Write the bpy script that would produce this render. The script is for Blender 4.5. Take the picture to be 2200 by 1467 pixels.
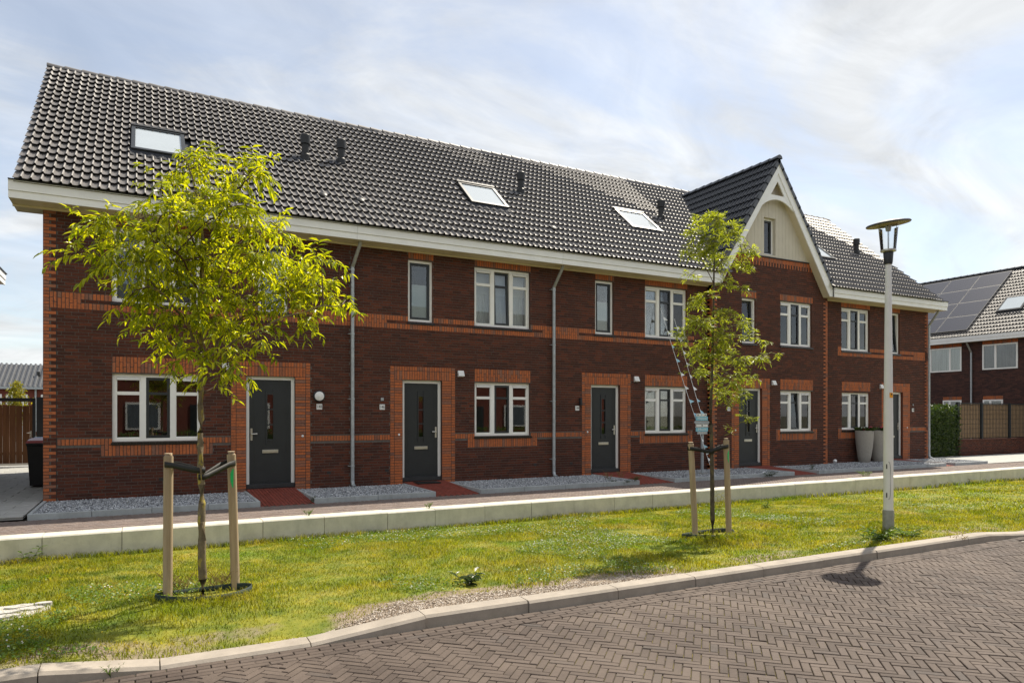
import bpy, math, random
import numpy as np
from mathutils import Vector, Matrix
R = math.radians
random.seed(7); rng = np.random.default_rng(7)
scene = bpy.context.scene
for o in list(bpy.data.objects): bpy.data.objects.remove(o)

# ------------------------------------------------------------------ camera, sky, sun, exposure
F, CX, YH, CAMH = 1485.0, 1100.0, 891.5, 1.80        # focal length and horizon, in photo pixels (2200 wide)
YAW = math.atan(F / 2790.0)
SN, CS = math.sin(YAW), math.cos(YAW)
cd = bpy.data.cameras.new('camera'); cam = bpy.data.objects.new('camera', cd)
scene.collection.objects.link(cam); scene.camera = cam
cd.sensor_width = 36; cd.lens = F / 2200 * 36; cd.shift_y = (YH - 733.5) / 2200
cd.clip_start = 0.1; cd.clip_end = 3000
cam.location = (0, 0, CAMH); cam.rotation_euler = (R(90), 0, -YAW)

SUN = Vector((0.655, 0.34, 1.0)).normalized()          # towards the sun, read off the lamp's and the gutter's shadows
world = bpy.data.worlds.new('World'); scene.world = world; world.use_nodes = True
wn, wl = world.node_tree.nodes, world.node_tree.links
wn.clear()
sky = wn.new('ShaderNodeTexSky'); sky.sky_type = 'NISHITA'; sky.sun_disc = False
sky.sun_elevation = math.asin(SUN.z); sky.sun_rotation = math.atan2(SUN.x, SUN.y)
sky.air_density = 1.0; sky.dust_density = 0.5; sky.ozone_density = 0.7
tc = wn.new('ShaderNodeTexCoord')
sep = wn.new('ShaderNodeSeparateXYZ'); wl.new(tc.outputs['Generated'], sep.inputs[0])
zz = wn.new('ShaderNodeMath'); zz.operation = 'MAXIMUM'; wl.new(sep.outputs['Z'], zz.inputs[0]); zz.inputs[1].default_value = 0.0
za = wn.new('ShaderNodeMath'); za.operation = 'ADD'; wl.new(zz.outputs[0], za.inputs[0]); za.inputs[1].default_value = 0.22
dv = wn.new('ShaderNodeVectorMath'); dv.operation = 'DIVIDE'
cmb = wn.new('ShaderNodeCombineXYZ')
for i in range(3): wl.new(za.outputs[0], cmb.inputs[i])
wl.new(tc.outputs['Generated'], dv.inputs[0]); wl.new(cmb.outputs[0], dv.inputs[1])
mp = wn.new('ShaderNodeMapping'); wl.new(dv.outputs[0], mp.inputs[0])
mp.inputs['Scale'].default_value = (0.75, 1.15, 0.2); mp.inputs['Rotation'].default_value = (0, 0, R(35)); mp.inputs['Location'].default_value = (1.7, 0.35, 0)
n1 = wn.new('ShaderNodeTexNoise'); n1.inputs['Scale'].default_value = 1.1; n1.inputs['Detail'].default_value = 7; n1.inputs['Roughness'].default_value = 0.6; n1.inputs['Distortion'].default_value = 0.7
wl.new(mp.outputs[0], n1.inputs['Vector'])
mp2 = wn.new('ShaderNodeMapping'); wl.new(dv.outputs[0], mp2.inputs[0])
mp2.inputs['Scale'].default_value = (0.9, 5.0, 0.2); mp2.inputs['Rotation'].default_value = (0, 0, R(-20))
n2 = wn.new('ShaderNodeTexNoise'); n2.inputs['Scale'].default_value = 1.3; n2.inputs['Detail'].default_value = 6; n2.inputs['Roughness'].default_value = 0.5
wl.new(mp2.outputs[0], n2.inputs['Vector'])
r1 = wn.new('ShaderNodeMapRange'); wl.new(n1.outputs['Fac'], r1.inputs['Value'])
r1.inputs['From Min'].default_value = 0.38; r1.inputs['From Max'].default_value = 0.62; r1.interpolation_type = 'SMOOTHSTEP'
r2 = wn.new('ShaderNodeMapRange'); wl.new(n2.outputs['Fac'], r2.inputs['Value'])
r2.inputs['From Min'].default_value = 0.45; r2.inputs['From Max'].default_value = 0.8; r2.inputs['To Max'].default_value = 0.45
mx = wn.new('ShaderNodeMath'); mx.operation = 'MAXIMUM'; wl.new(r1.outputs[0], mx.inputs[0]); wl.new(r2.outputs[0], mx.inputs[1])
# thin high cloud scatters more light the closer it lies to the sun
dt = wn.new('ShaderNodeVectorMath'); dt.operation = 'DOT_PRODUCT'; wl.new(tc.outputs['Generated'], dt.inputs[0]); dt.inputs[1].default_value = SUN
rs = wn.new('ShaderNodeMapRange'); wl.new(dt.outputs['Value'], rs.inputs['Value'])
rs.inputs['From Min'].default_value = -0.2; rs.inputs['From Max'].default_value = 1.0; rs.inputs['To Min'].default_value = 5.6; rs.inputs['To Max'].default_value = 5.9
mp3 = wn.new('ShaderNodeMapping'); wl.new(dv.outputs[0], mp3.inputs[0]); mp3.inputs['Scale'].default_value = (1.3, 2.0, .3); mp3.inputs['Rotation'].default_value = (0, 0, R(50))
n3 = wn.new('ShaderNodeTexNoise'); n3.inputs['Scale'].default_value = 1.6; n3.inputs['Detail'].default_value = 8; n3.inputs['Roughness'].default_value = 0.6; n3.inputs['Distortion'].default_value = 1.0; wl.new(mp3.outputs[0], n3.inputs['Vector'])
gv = wn.new('ShaderNodeMapRange'); wl.new(n3.outputs['Fac'], gv.inputs['Value']); gv.inputs['From Min'].default_value = .32; gv.inputs['From Max'].default_value = .68; gv.inputs['To Min'].default_value = .74; gv.inputs['To Max'].default_value = 1.12
gm = wn.new('ShaderNodeMath'); gm.operation = 'MULTIPLY'; wl.new(rs.outputs[0], gm.inputs[0]); wl.new(gv.outputs[0], gm.inputs[1])
cc = wn.new('ShaderNodeVectorMath'); cc.operation = 'SCALE'; cc.inputs[0].default_value = (1.0, 1.02, 1.03); wl.new(gm.outputs[0], cc.inputs['Scale'])
mm = wn.new('ShaderNodeMath'); mm.operation = 'MULTIPLY_ADD'; wl.new(mx.outputs[0], mm.inputs[0]); mm.inputs[1].default_value = 0.68; mm.inputs[2].default_value = 0.26
mix = wn.new('ShaderNodeMix'); mix.data_type = 'RGBA'; wl.new(mm.outputs[0], mix.inputs['Factor'])
hs = wn.new('ShaderNodeHueSaturation'); hs.inputs['Saturation'].default_value = 0.78; wl.new(sky.outputs[0], hs.inputs['Color'])
wl.new(hs.outputs[0], mix.inputs['A']); wl.new(cc.outputs[0], mix.inputs['B'])
bg = wn.new('ShaderNodeBackground'); bg.inputs['Strength'].default_value = 0.076
wl.new(mix.outputs['Result'], bg.inputs['Color'])
wo = wn.new('ShaderNodeOutputWorld'); wl.new(bg.outputs[0], wo.inputs[0])

sl = bpy.data.lights.new('sun', 'SUN'); sl.energy = 3.4; sl.angle = R(0.55); sl.color = (1.0, 0.91, 0.76)
so = bpy.data.objects.new('sun', sl); scene.collection.objects.link(so)
so.rotation_euler = SUN.to_track_quat('Z', 'Y').to_euler(); so.location = (0, 0, 30)
scene.view_settings.view_transform = 'Standard'; scene.view_settings.look = 'None'
scene.view_settings.exposure = 1.06; scene.view_settings.gamma = 1.0
scene.render.engine = 'CYCLES'
scene.cycles.max_bounces = 8; scene.cycles.transparent_max_bounces = 12

# ------------------------------------------------------------------ pixel -> place helpers
def ray(px, py):
    u = (px - CX) / F
    return (u * CS + SN, CS - u * SN, (YH - py) / F)
def onY(px, py, Y):
    r = ray(px, py); k = Y / r[1]; return Vector((r[0] * k, Y, CAMH + r[2] * k))
def onX(px, py, X):
    r = ray(px, py); k = X / r[0]; return Vector((X, r[1] * k, CAMH + r[2] * k))
def onZ(px, py, z):
    r = ray(px, py); k = (z - CAMH) / r[2]; return Vector((r[0] * k, r[1] * k, z))
def kerb_h(x):
    if x < -.62: return .105
    if x < .10: return .105 - .085 * (x + .62) / .72
    if x < 1.15: return .020
    if x < 2.10: return .020 + .085 * (x - 1.15) / .95
    if x > 10.6: return max(.03, .105 - .075 * (x - 10.6) / 1.1)
    return .105
def lawn_z(x, y):
    t = (y - 5.7) / 5.8
    d = kerb_h(x) - .013; e = min(1.0, max(0.0, (y - 5.66) / .9)); e = e * e * (3 - 2 * e)
    return d + (0.092 - d) * e - 0.30 * t + 0.018 * math.sin(x * 1.3 + y) * t * (1 - t) * 4
def onLawn(px, py):
    z = 0.0
    for _ in range(12):
        p = onZ(px, py, z); z = lawn_z(p.x, p.y)
    return onZ(px, py, z)

# ------------------------------------------------------------------ materials
MATS = {}
def nt(name):
    m = bpy.data.materials.new(name); m.use_nodes = True
    n, l = m.node_tree.nodes, m.node_tree.links
    return m, n, l, n['Principled BSDF']
def hexmix(n, l, a, b, fac):
    x = n.new('ShaderNodeMix'); x.data_type = 'RGBA'; x.inputs['A'].default_value = (*a, 1) if not hasattr(a, 'links') else (0, 0, 0, 1)
    if hasattr(a, 'links'): l.new(a, x.inputs['A'])
    if hasattr(b, 'links'): l.new(b, x.inputs['B'])
    else: x.inputs['B'].default_value = (*b, 1)
    if hasattr(fac, 'links'): l.new(fac, x.inputs['Factor'])
    else: x.inputs['Factor'].default_value = fac
    return x.outputs['Result']
def noise(n, l, scale, detail=4, rough=0.55, coord='Object', stretch=None, dist=0):
    t = n.new('ShaderNodeTexCoord'); x = n.new('ShaderNodeTexNoise')
    v = t.outputs[coord] if coord != 'World' else n.new('ShaderNodeNewGeometry').outputs['Position']
    if stretch:
        m = n.new('ShaderNodeMapping'); m.inputs['Scale'].default_value = stretch; l.new(v, m.inputs[0]); v = m.outputs[0]
    l.new(v, x.inputs['Vector']); x.inputs['Scale'].default_value = scale; x.inputs['Detail'].default_value = detail
    x.inputs['Roughness'].default_value = rough; x.inputs['Distortion'].default_value = dist
    return x.outputs['Fac']
def ramp(n, l, fac, stops):
    r = n.new('ShaderNodeValToRGB'); e = r.color_ramp.elements
    while len(e) < len(stops): e.new(0.5)
    for i, (p, c) in enumerate(stops): e[i].position = p; e[i].color = (*c, 1)
    l.new(fac, r.inputs[0]); return r.outputs[0]
def rng_of(n, l, fac, a, b, c=0, d=1):
    m = n.new('ShaderNodeMapRange'); l.new(fac, m.inputs['Value'])
    m.inputs['From Min'].default_value = a; m.inputs['From Max'].default_value = b; m.inputs['To Min'].default_value = c; m.inputs['To Max'].default_value = d
    return m.outputs[0]
def bump(n, l, b, fac, strength=0.3, dist=0.01):
    x = n.new('ShaderNodeBump'); x.inputs['Strength'].default_value = strength; x.inputs['Distance'].default_value = dist
    l.new(fac, x.inputs['Height']); l.new(x.outputs[0], b.inputs['Normal'])
def rnd(n, l):
    """a random number for every piece, whether it is an object of its own or an island of a joined mesh"""
    o = n.new('ShaderNodeObjectInfo'); g = n.new('ShaderNodeNewGeometry')
    a = n.new('ShaderNodeMath'); a.operation = 'ADD'; l.new(o.outputs['Random'], a.inputs[0]); l.new(g.outputs['Random Per Island'], a.inputs[1])
    f = n.new('ShaderNodeMath'); f.operation = 'FRACT'; l.new(a.outputs[0], f.inputs[0])
    return f.outputs[0]
def plain(name, col, rough=0.5, var=0.12, scale=6.0, metal=0.0, bmp=0.0, bscale=60, spec=0.5, coord='Object', stretch=None):
    m, n, l, b = nt(name)
    f = noise(n, l, scale, 5, 0.6, coord, stretch)
    c = ramp(n, l, f, [(0.3, tuple(x * (1 - var) for x in col)), (0.7, tuple(min(1, x * (1 + var)) for x in col))])
    l.new(c, b.inputs['Base Color']); b.inputs['Roughness'].default_value = rough; b.inputs['Metallic'].default_value = metal
    b.inputs['Specular IOR Level'].default_value = spec
    if bmp: bump(n, l, b, noise(n, l, bscale, 4, 0.6, coord), bmp, 0.005)
    MATS[name] = m; return m
def pieces(name, stops, rough=0.75, nscale=30, nvar=0.35, bmp=0.4, spec=0.4, blotch=None, stretch=None):
    m, n, l, b = nt(name)
    c = ramp(n, l, rnd(n, l), stops)
    f = noise(n, l, nscale, 5, 0.65, 'World', stretch)
    k = rng_of(n, l, f, 0.3, 0.7, 1 - nvar, 1 + nvar)
    x = n.new('ShaderNodeVectorMath'); x.operation = 'SCALE'; l.new(c, x.inputs[0]); l.new(k, x.inputs['Scale'])
    out = x.outputs[0]
    if blotch:
        bf = noise(n, l, blotch[1], 3, 0.6, 'World')
        out = hexmix(n, l, out, blotch[0], rng_of(n, l, bf, blotch[2], blotch[3], 0, blotch[4]))
    l.new(out, b.inputs['Base Color']); b.inputs['Roughness'].default_value = rough; b.inputs['Specular IOR Level'].default_value = spec
    if bmp: bump(n, l, b, noise(n, l, 120, 4, 0.6, 'World'), bmp, 0.004)
    MATS[name] = m; return m
pieces('brick_brown', [(0, (.058, .019, .012)), (.3, (.074, .022, .0125)), (.65, (.094, .027, .014)), (.92, (.130, .035, .017)), (1, (.072, .026, .018))], 0.85, 22, .18)
pieces('brick_orange', [(0, (.22, .10, .068)), (.18, (.37, .115, .045)), (.55, (.48, .135, .044)), (.82, (.42, .130, .050)), (1, (.25, .125, .085))], 0.8, 25, .22, blotch=((.07, .04, .035), 9, .62, .72, .7))
plain('mortar', (.125, .108, .096), 0.95, .3, 40, bmp=.4)
plain('mortar_inner', (.10, .09, .085), 0.95, .2, 20)
def tile_mat(name, col, rough, streak=0.25):
    m, n, l, b = nt(name)
    r = rnd(n, l)
    c = ramp(n, l, r, [(0, tuple(x * .85 for x in col)), (1, tuple(x * 1.15 for x in col))])
    f = noise(n, l, 7, 5, .6, 'World')
    x = n.new('ShaderNodeVectorMath'); x.operation = 'SCALE'; l.new(c, x.inputs[0]); l.new(rng_of(n, l, f, .3, .7, 1 - streak, 1 + streak), x.inputs['Scale'])
    l.new(x.outputs[0], b.inputs['Base Color'])
    l.new(rng_of(n, l, noise(n, l, 12, 4, .6, 'World'), .3, .7, rough - .06, rough + .08), b.inputs['Roughness'])
    b.inputs['Specular IOR Level'].default_value = 0.9
    MATS[name] = m
tile_mat('roof_tile', (.125, .114, .108), .56)
tile_mat('tile_unlit', (.030, .033, .042), .42)  # dark bluish copy of the roof tile: shade of the unlit gable slope in its colour
plain('white_paint', (.90, .89, .86), .38, .03, 3)
plain('fascia_white', (.90, .895, .88), .42, .05, 2.5)
plain('soffit_beige', (.66, .58, .43), .6, .06, 3)
plain('cladding_beige', (.60, .55, .45), .6, .05, 3)
plain('anthracite', (.026, .030, .034), .42, .1, 8)
plain('door_paint', (.022, .026, .029), .45, .1, 5, bmp=.06, bscale=200)
plain('black_plastic', (.012, .012, .013), .5, .2, 10)
plain('black_rubber', (.010, .010, .010), .65, .2, 30, bmp=.2)
plain('zinc', (.42, .45, .47), .48, .18, 14, metal=.35, spec=.5)
plain('zinc_dull', (.30, .30, .27), .55, .18, 14, metal=.2)
plain('steel', (.62, .60, .55), .3, .08, 20, metal=.7)
plain('white_plastic', (.80, .80, .80), .35, .02, 4)
plain('ink', (.02, .02, .022), .5, .1, 4)
plain('lead', (.040, .043, .052), .8, .2, 12, spec=.25)
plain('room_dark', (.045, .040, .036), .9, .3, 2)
plain('blind_white', (.85, .86, .86), .8, .04, 4)
plain('curtain', (.80, .81, .81), .9, .2, 25, stretch=(1, 1, .04))
plain('curtain_dark', (.10, .12, .14), .9, .3, 25, stretch=(1, 1, .04))
plain('slat_white', (.70, .68, .62), .5, .03, 5)
plain('threshold_stone', (.028, .030, .033), .5, .2, 20)
plain('sill_tile', (.020, .018, .018), .25, .2, 20)
def glass_mat(name, tint=(.92, .95, .94), boost=2.0):
    m, n, l, b = nt(name); n.remove(b)
    tr = n.new('ShaderNodeBsdfTransparent'); tr.inputs[0].default_value = (*tint, 1)
    gl = n.new('ShaderNodeBsdfGlossy'); gl.inputs['Roughness'].default_value = 0.012
    fr = n.new('ShaderNodeFresnel'); fr.inputs['IOR'].default_value = 1.5
    k = n.new('ShaderNodeMath'); k.operation = 'MULTIPLY'; k.use_clamp = True; l.new(fr.outputs[0], k.inputs[0]); k.inputs[1].default_value = boost
    s = n.new('ShaderNodeMixShader'); l.new(k.outputs[0], s.inputs[0]); l.new(tr.outputs[0], s.inputs[1]); l.new(gl.outputs[0], s.inputs[2])
    l.new(s.outputs[0], n['Material Output'].inputs[0]); MATS[name] = m
glass_mat('window_glass', (.90, .93, .92), 2.2)
glass_mat('lamp_glass', (.93, .95, .95), 1.0)
plain('skylight_glass', (.50, .55, .58), .06, .03, 2, spec=1.0)
plain('film_white', (.80, .85, .86), .35, .03, 2)
def concrete(name, col, rough=.85, stain=(.25, .24, .19), s=5):
    m, n, l, b = nt(name)
    f = noise(n, l, s, 6, .65, 'World'); g = noise(n, l, s * 9, 5, .7, 'World')
    c = ramp(n, l, f, [(.3, tuple(x * .82 for x in col)), (.7, tuple(x * 1.1 for x in col))])
    c = hexmix(n, l, c, stain, rng_of(n, l, noise(n, l, s * .8, 5, .7, 'World', (1, 1, .25)), .52, .75, 0, .45))
    c = hexmix(n, l, c, tuple(x * .45 for x in col), rng_of(n, l, g, .63, .72, 0, .6))
    l.new(c, b.inputs['Base Color']); b.inputs['Roughness'].default_value = rough
    bump(n, l, b, g, .35, .006); MATS[name] = m
concrete('concrete_wall', (.64, .61, .52), .85, (.36, .35, .27), 4)
concrete('concrete_kerb', (.36, .315, .265), .85, (.20, .165, .13), 5)
concrete('concrete_edge', (.42, .45, .46), .8, (.18, .19, .19), 5)
concrete('slab_grey', (.40, .40, .38), .85, (.2, .2, .18), 5)
concrete('white_paver', (.62, .61, .58), .8, (.4, .38, .34), 5)
pieces('paver', [(0, (.056, .040, .032)), (.3, (.073, .053, .043)), (.7, (.085, .063, .051)), (.92, (.096, .072, .060)), (1, (.068, .054, .047))], .8, 35, .2, .5, blotch=((.150, .115, .092), 1.1, .46, .72, .6))
pieces('path_paver', [(0, (.15, .115, .10)), (.5, (.20, .155, .135)), (1, (.17, .14, .13))], .82, 35, .22, .5)
pieces('red_paver', [(0, (.19, .042, .028)), (.5, (.25, .055, .036)), (1, (.20, .050, .036))], .8, 35, .2, .4)
pieces('gravel_stone', [(0, (.14, .15, .165)), (.4, (.33, .345, .375)), (.8, (.52, .54, .57)), (1, (.80, .81, .83))], .8, 60, .2, 0)
pieces('soil_pebble', [(0, (.20, .15, .11)), (.5, (.38, .31, .24)), (1, (.66, .60, .53))], .85, 60, .2, 0)
plain('joint_sand', (.060, .050, .036), .95, .35, 30)
plain('gravel_base', (.07, .072, .078), .95, .3, 40)
# joint of the street: dark sand with moss
m, n, l, b = nt('street_joint'); MATS['street_joint'] = m
l.new(hexmix(n, l, (.050, .040, .030), (.16, .135, .03), rng_of(n, l, noise(n, l, 9, 5, .7, 'World'), .45, .62)), b.inputs['Base Color']); b.inputs['Roughness'].default_value = .95
def wood(name, a, b_, rough=.75, sc=7, st=(1, 1, .06)):
    m, n, l, b = nt(name)
    f = noise(n, l, sc, 6, .65, 'Object', st, .6)
    c = ramp(n, l, f, [(.28, a), (.72, b_)])
    l.new(c, b.inputs['Base Color']); b.inputs['Roughness'].default_value = rough
    bump(n, l, b, noise(n, l, sc * 5, 4, .6, 'Object', st), .35, .004); MATS[name] = m
wood('stake_wood', (.28, .20, .13), (.54, .42, .28), .8, 14)
wood('gate_wood', (.10, .040, .014), (.20, .085, .028), .7, 12)
def bark(name, a, b_, lichen):
    m, n, l, b = nt(name)
    f = noise(n, l, 26, 6, .65, 'World', (1, 1, .35))
    c = ramp(n, l, f, [(.3, a), (.7, b_)])
    c = hexmix(n, l, c, lichen, rng_of(n, l, noise(n, l, 13, 5, .6, 'World', (1, 1, .6)), .52, .62, 0, .85))
    l.new(c, b.inputs['Base Color']); b.inputs['Roughness'].default_value = .9
    bump(n, l, b, noise(n, l, 60, 5, .65, 'World', (1, 1, .5)), .6, .01); MATS[name] = m
bark('bark_lichen', (.10, .075, .050), (.24, .19, .12), (.40, .32, .045))
bark('bark_dark', (.045, .034, .024), (.12, .095, .065), (.15, .13, .06))
plain('twig', (.075, .038, .022), .8, .2, 20)
plain('twig_green', (.16, .15, .03), .8, .2, 20)
def leaf_mat(name, stops, rough=.38, trans=.5, tcol=(1.35, 1.25, .55), spec=.5):
    m, n, l, b = nt(name)
    c = ramp(n, l, rnd(n, l), stops)
    l.new(c, b.inputs['Base Color']); b.inputs['Roughness'].default_value = rough; b.inputs['Specular IOR Level'].default_value = spec
    t = n.new('ShaderNodeBsdfTranslucent')
    v = n.new('ShaderNodeVectorMath'); v.operation = 'MULTIPLY'; l.new(c, v.inputs[0]); v.inputs[1].default_value = tcol
    l.new(v.outputs[0], t.inputs[0])
    s = n.new('ShaderNodeMixShader'); s.inputs[0].default_value = trans; l.new(b.outputs[0], s.inputs[1]); l.new(t.outputs[0], s.inputs[2])
    l.new(s.outputs[0], n['Material Output'].inputs[0]); MATS[name] = m
leaf_mat('leaf_bright', [(0, (.10, .145, .012)), (.45, (.25, .30, .014)), (1, (.46, .48, .022))], .34, .55, (2.1, 1.9, .38))
leaf_mat('leaf_willow', [(0, (.12, .15, .016)), (.5, (.23, .27, .024)), (1, (.40, .43, .08))], .4, .5, (1.95, 1.9, .6))
leaf_mat('leaf_dark', [(0, (.02, .04, .012)), (.6, (.045, .075, .018)), (1, (.09, .12, .02))], .4, .3, (1.6, 1.7, .6))
leaf_mat('leaf_weed', [(0, (.05, .10, .015)), (.6, (.10, .17, .02)), (1, (.17, .22, .03))], .5, .4, (1.5, 1.5, .5))
leaf_mat('leaf_clover', [(0, (.06, .12, .012)), (.6, (.11, .19, .014)), (1, (.20, .27, .02))], .5, .4, (1.5, 1.6, .5))
leaf_mat('leaf_dry', [(0, (.16, .12, .05)), (1, (.30, .24, .11))], .7, .3, (1.2, 1.1, .8))
leaf_mat('leaf_yellow', [(0, (.16, .18, .02)), (1, (.30, .28, .03))], .5, .5, (1.6, 1.4, .5))
def grass_color(n, l):
    a = noise(n, l, .55, 5, .62, 'World'); d = noise(n, l, 2.6, 5, .65, 'World')
    c = ramp(n, l, d, [(.28, (.070, .125, .008)), (.45, (.170, .200, .010)), (.62, (.29, .275, .022)), (.78, (.44, .36, .12))])
    g = hexmix(n, l, c, (.130, .215, .008), rng_of(n, l, a, .52, .66, 0, .8))
    return hexmix(n, l, g, (.34, .27, .07), rng_of(n, l, noise(n, l, 1.3, 4, .6, 'World', (1, .6, 1)), .56, .72, 0, .62))
m, n, l, b = nt('grass_blade'); MATS['grass_blade'] = m
c = grass_color(n, l)
g = n.new('ShaderNodeNewGeometry'); x = n.new('ShaderNodeVectorMath'); x.operation = 'SCALE'
l.new(c, x.inputs[0]); l.new(rng_of(n, l, g.outputs['Random Per Island'], 0, 1, .40, 1.45), x.inputs['Scale'])
l.new(x.outputs[0], b.inputs['Base Color']); b.inputs['Roughness'].default_value = .5; b.inputs['Specular IOR Level'].default_value = .3
t = n.new('ShaderNodeBsdfTranslucent'); v = n.new('ShaderNodeVectorMath'); v.operation = 'MULTIPLY'; l.new(x.outputs[0], v.inputs[0]); v.inputs[1].default_value = (1.7, 1.6, .6); l.new(v.outputs[0], t.inputs[0])
s = n.new('ShaderNodeMixShader'); s.inputs[0].default_value = .5; l.new(b.outputs[0], s.inputs[1]); l.new(t.outputs[0], s.inputs[2]); l.new(s.outputs[0], n['Material Output'].inputs[0])
m, n, l, b = nt('lawn_soil'); MATS['lawn_soil'] = m
c = grass_color(n, l)
pos = n.new('ShaderNodeNewGeometry'); sx = n.new('ShaderNodeSeparateXYZ'); l.new(pos.outputs['Position'], sx.inputs[0])
edge0 = rng_of(n, l, sx.outputs['Y'], 6.1, 6.75, 1, 0)
gx_ = n.new('ShaderNodeMath'); gx_.operation = 'MULTIPLY'; l.new(rng_of(n, l, sx.outputs['X'], 1.2, 2.2, .62, 1), gx_.inputs[0]); l.new(rng_of(n, l, sx.outputs['X'], 4.6, 5.6, 1, .62), gx_.inputs[1])
ge_ = n.new('ShaderNodeMath'); ge_.operation = 'MULTIPLY'; l.new(edge0, ge_.inputs[0]); l.new(gx_.outputs[0], ge_.inputs[1]); edge = ge_.outputs[0]
ad = n.new('ShaderNodeMath'); ad.operation = 'ADD'; l.new(edge, ad.inputs[0]); l.new(noise(n, l, 1.1, 4, .6, 'World'), ad.inputs[1])
soil = ramp(n, l, noise(n, l, 60, 5, .7, 'World'), [(.3, (.15, .105, .07)), (.7, (.36, .29, .22))])
c2 = hexmix(n, l, c, (.08, .08, .016), .2)
l.new(hexmix(n, l, c2, soil, rng_of(n, l, ad.outputs[0], 1.08, 1.22)), b.inputs['Base Color']); b.inputs['Roughness'].default_value = .95
bump(n, l, b, noise(n, l, 45, 5, .7, 'World'), .6, .02)
plain('ground_soil', (.10, .095, .06), .95, .3, .6, coord='Object')
plain('clover_white', (.72, .70, .62), .8, .1, 30)
plain('buttercup', (.75, .58, .02), .6, .1, 30)
plain('planter_terrazzo', (.42, .39, .35), .8, .1, 4)
m, n, l, b = nt('terrazzo'); MATS['terrazzo'] = m
vo = n.new('ShaderNodeTexVoronoi'); vo.inputs['Scale'].default_value = 55; l.new(n.new('ShaderNodeTexCoord').outputs['Object'], vo.inputs['Vector'])
l.new(hexmix(n, l, (.40, .375, .335), (.10, .09, .08), rng_of(n, l, vo.outputs['Distance'], .30, .18)), b.inputs['Base Color']); b.inputs['Roughness'].default_value = .8
plain('pink_flower', (.60, .07, .16), .6, .2, 20)
plain('pole_paint', (.76, .75, .73), .45, .06, 3)
plain('lamp_black', (.018, .020, .026), .5, .1, 10)
plain('lamp_disc_under', (.40, .34, .20), .5, .12, 6)
plain('lamp_silver', (.55, .54, .50), .35, .05, 10, metal=.5)
plain('sticker_orange', (.85, .36, .01), .5, .03, 5)
plain('spray_green', (.01, .50, .14), .6, .1, 20)
plain('collar_green', (.004, .020, .014), .7, .2, 10)
plain('sign_blue', (.22, .50, .62), .6, .08, 10)
plain('sign_grey', (.36, .39, .42), .7, .15, 10, stretch=(.2, 1, 1))
plain('sign_white', (.72, .72, .70), .6, .05, 10)
plain('flag_white', (.80, .82, .84), .7, .03, 6)
plain('flag_blue', (.34, .58, .72), .7, .05, 6)
plain('bin_black', (.010, .010, .011), .5, .1, 5)
plain('bin_red', (.32, .02, .015), .4, .1, 5)
plain('bin_blue', (.02, .07, .22), .4, .1, 5)
plain('bamboo', (.34, .22, .12), .7, .3, 40, stretch=(1, 1, 4))
plain('solar_cell', (.028, .026, .034), .22, .12, 8, spec=.8)
plain('solar_frame', (.20, .195, .19), .5, .05, 8)
pieces('brick_dark', [(0, (.045, .024, .022)), (.5, (.075, .034, .028)), (1, (.105, .045, .034))], .85, 22, .3)
pieces('brick_red', [(0, (.15, .042, .030)), (.5, (.21, .055, .036)), (1, (.26, .075, .045))], .85, 22, .3)
plain('far_tile', (.085, .088, .095), .45, .2, 3)
plain('stone_slab', (.46, .44, .41), .85, .25, 18, bmp=.6, bscale=30)
plain('asphalt', (.06, .058, .055), .9, .2, 20)

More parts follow.
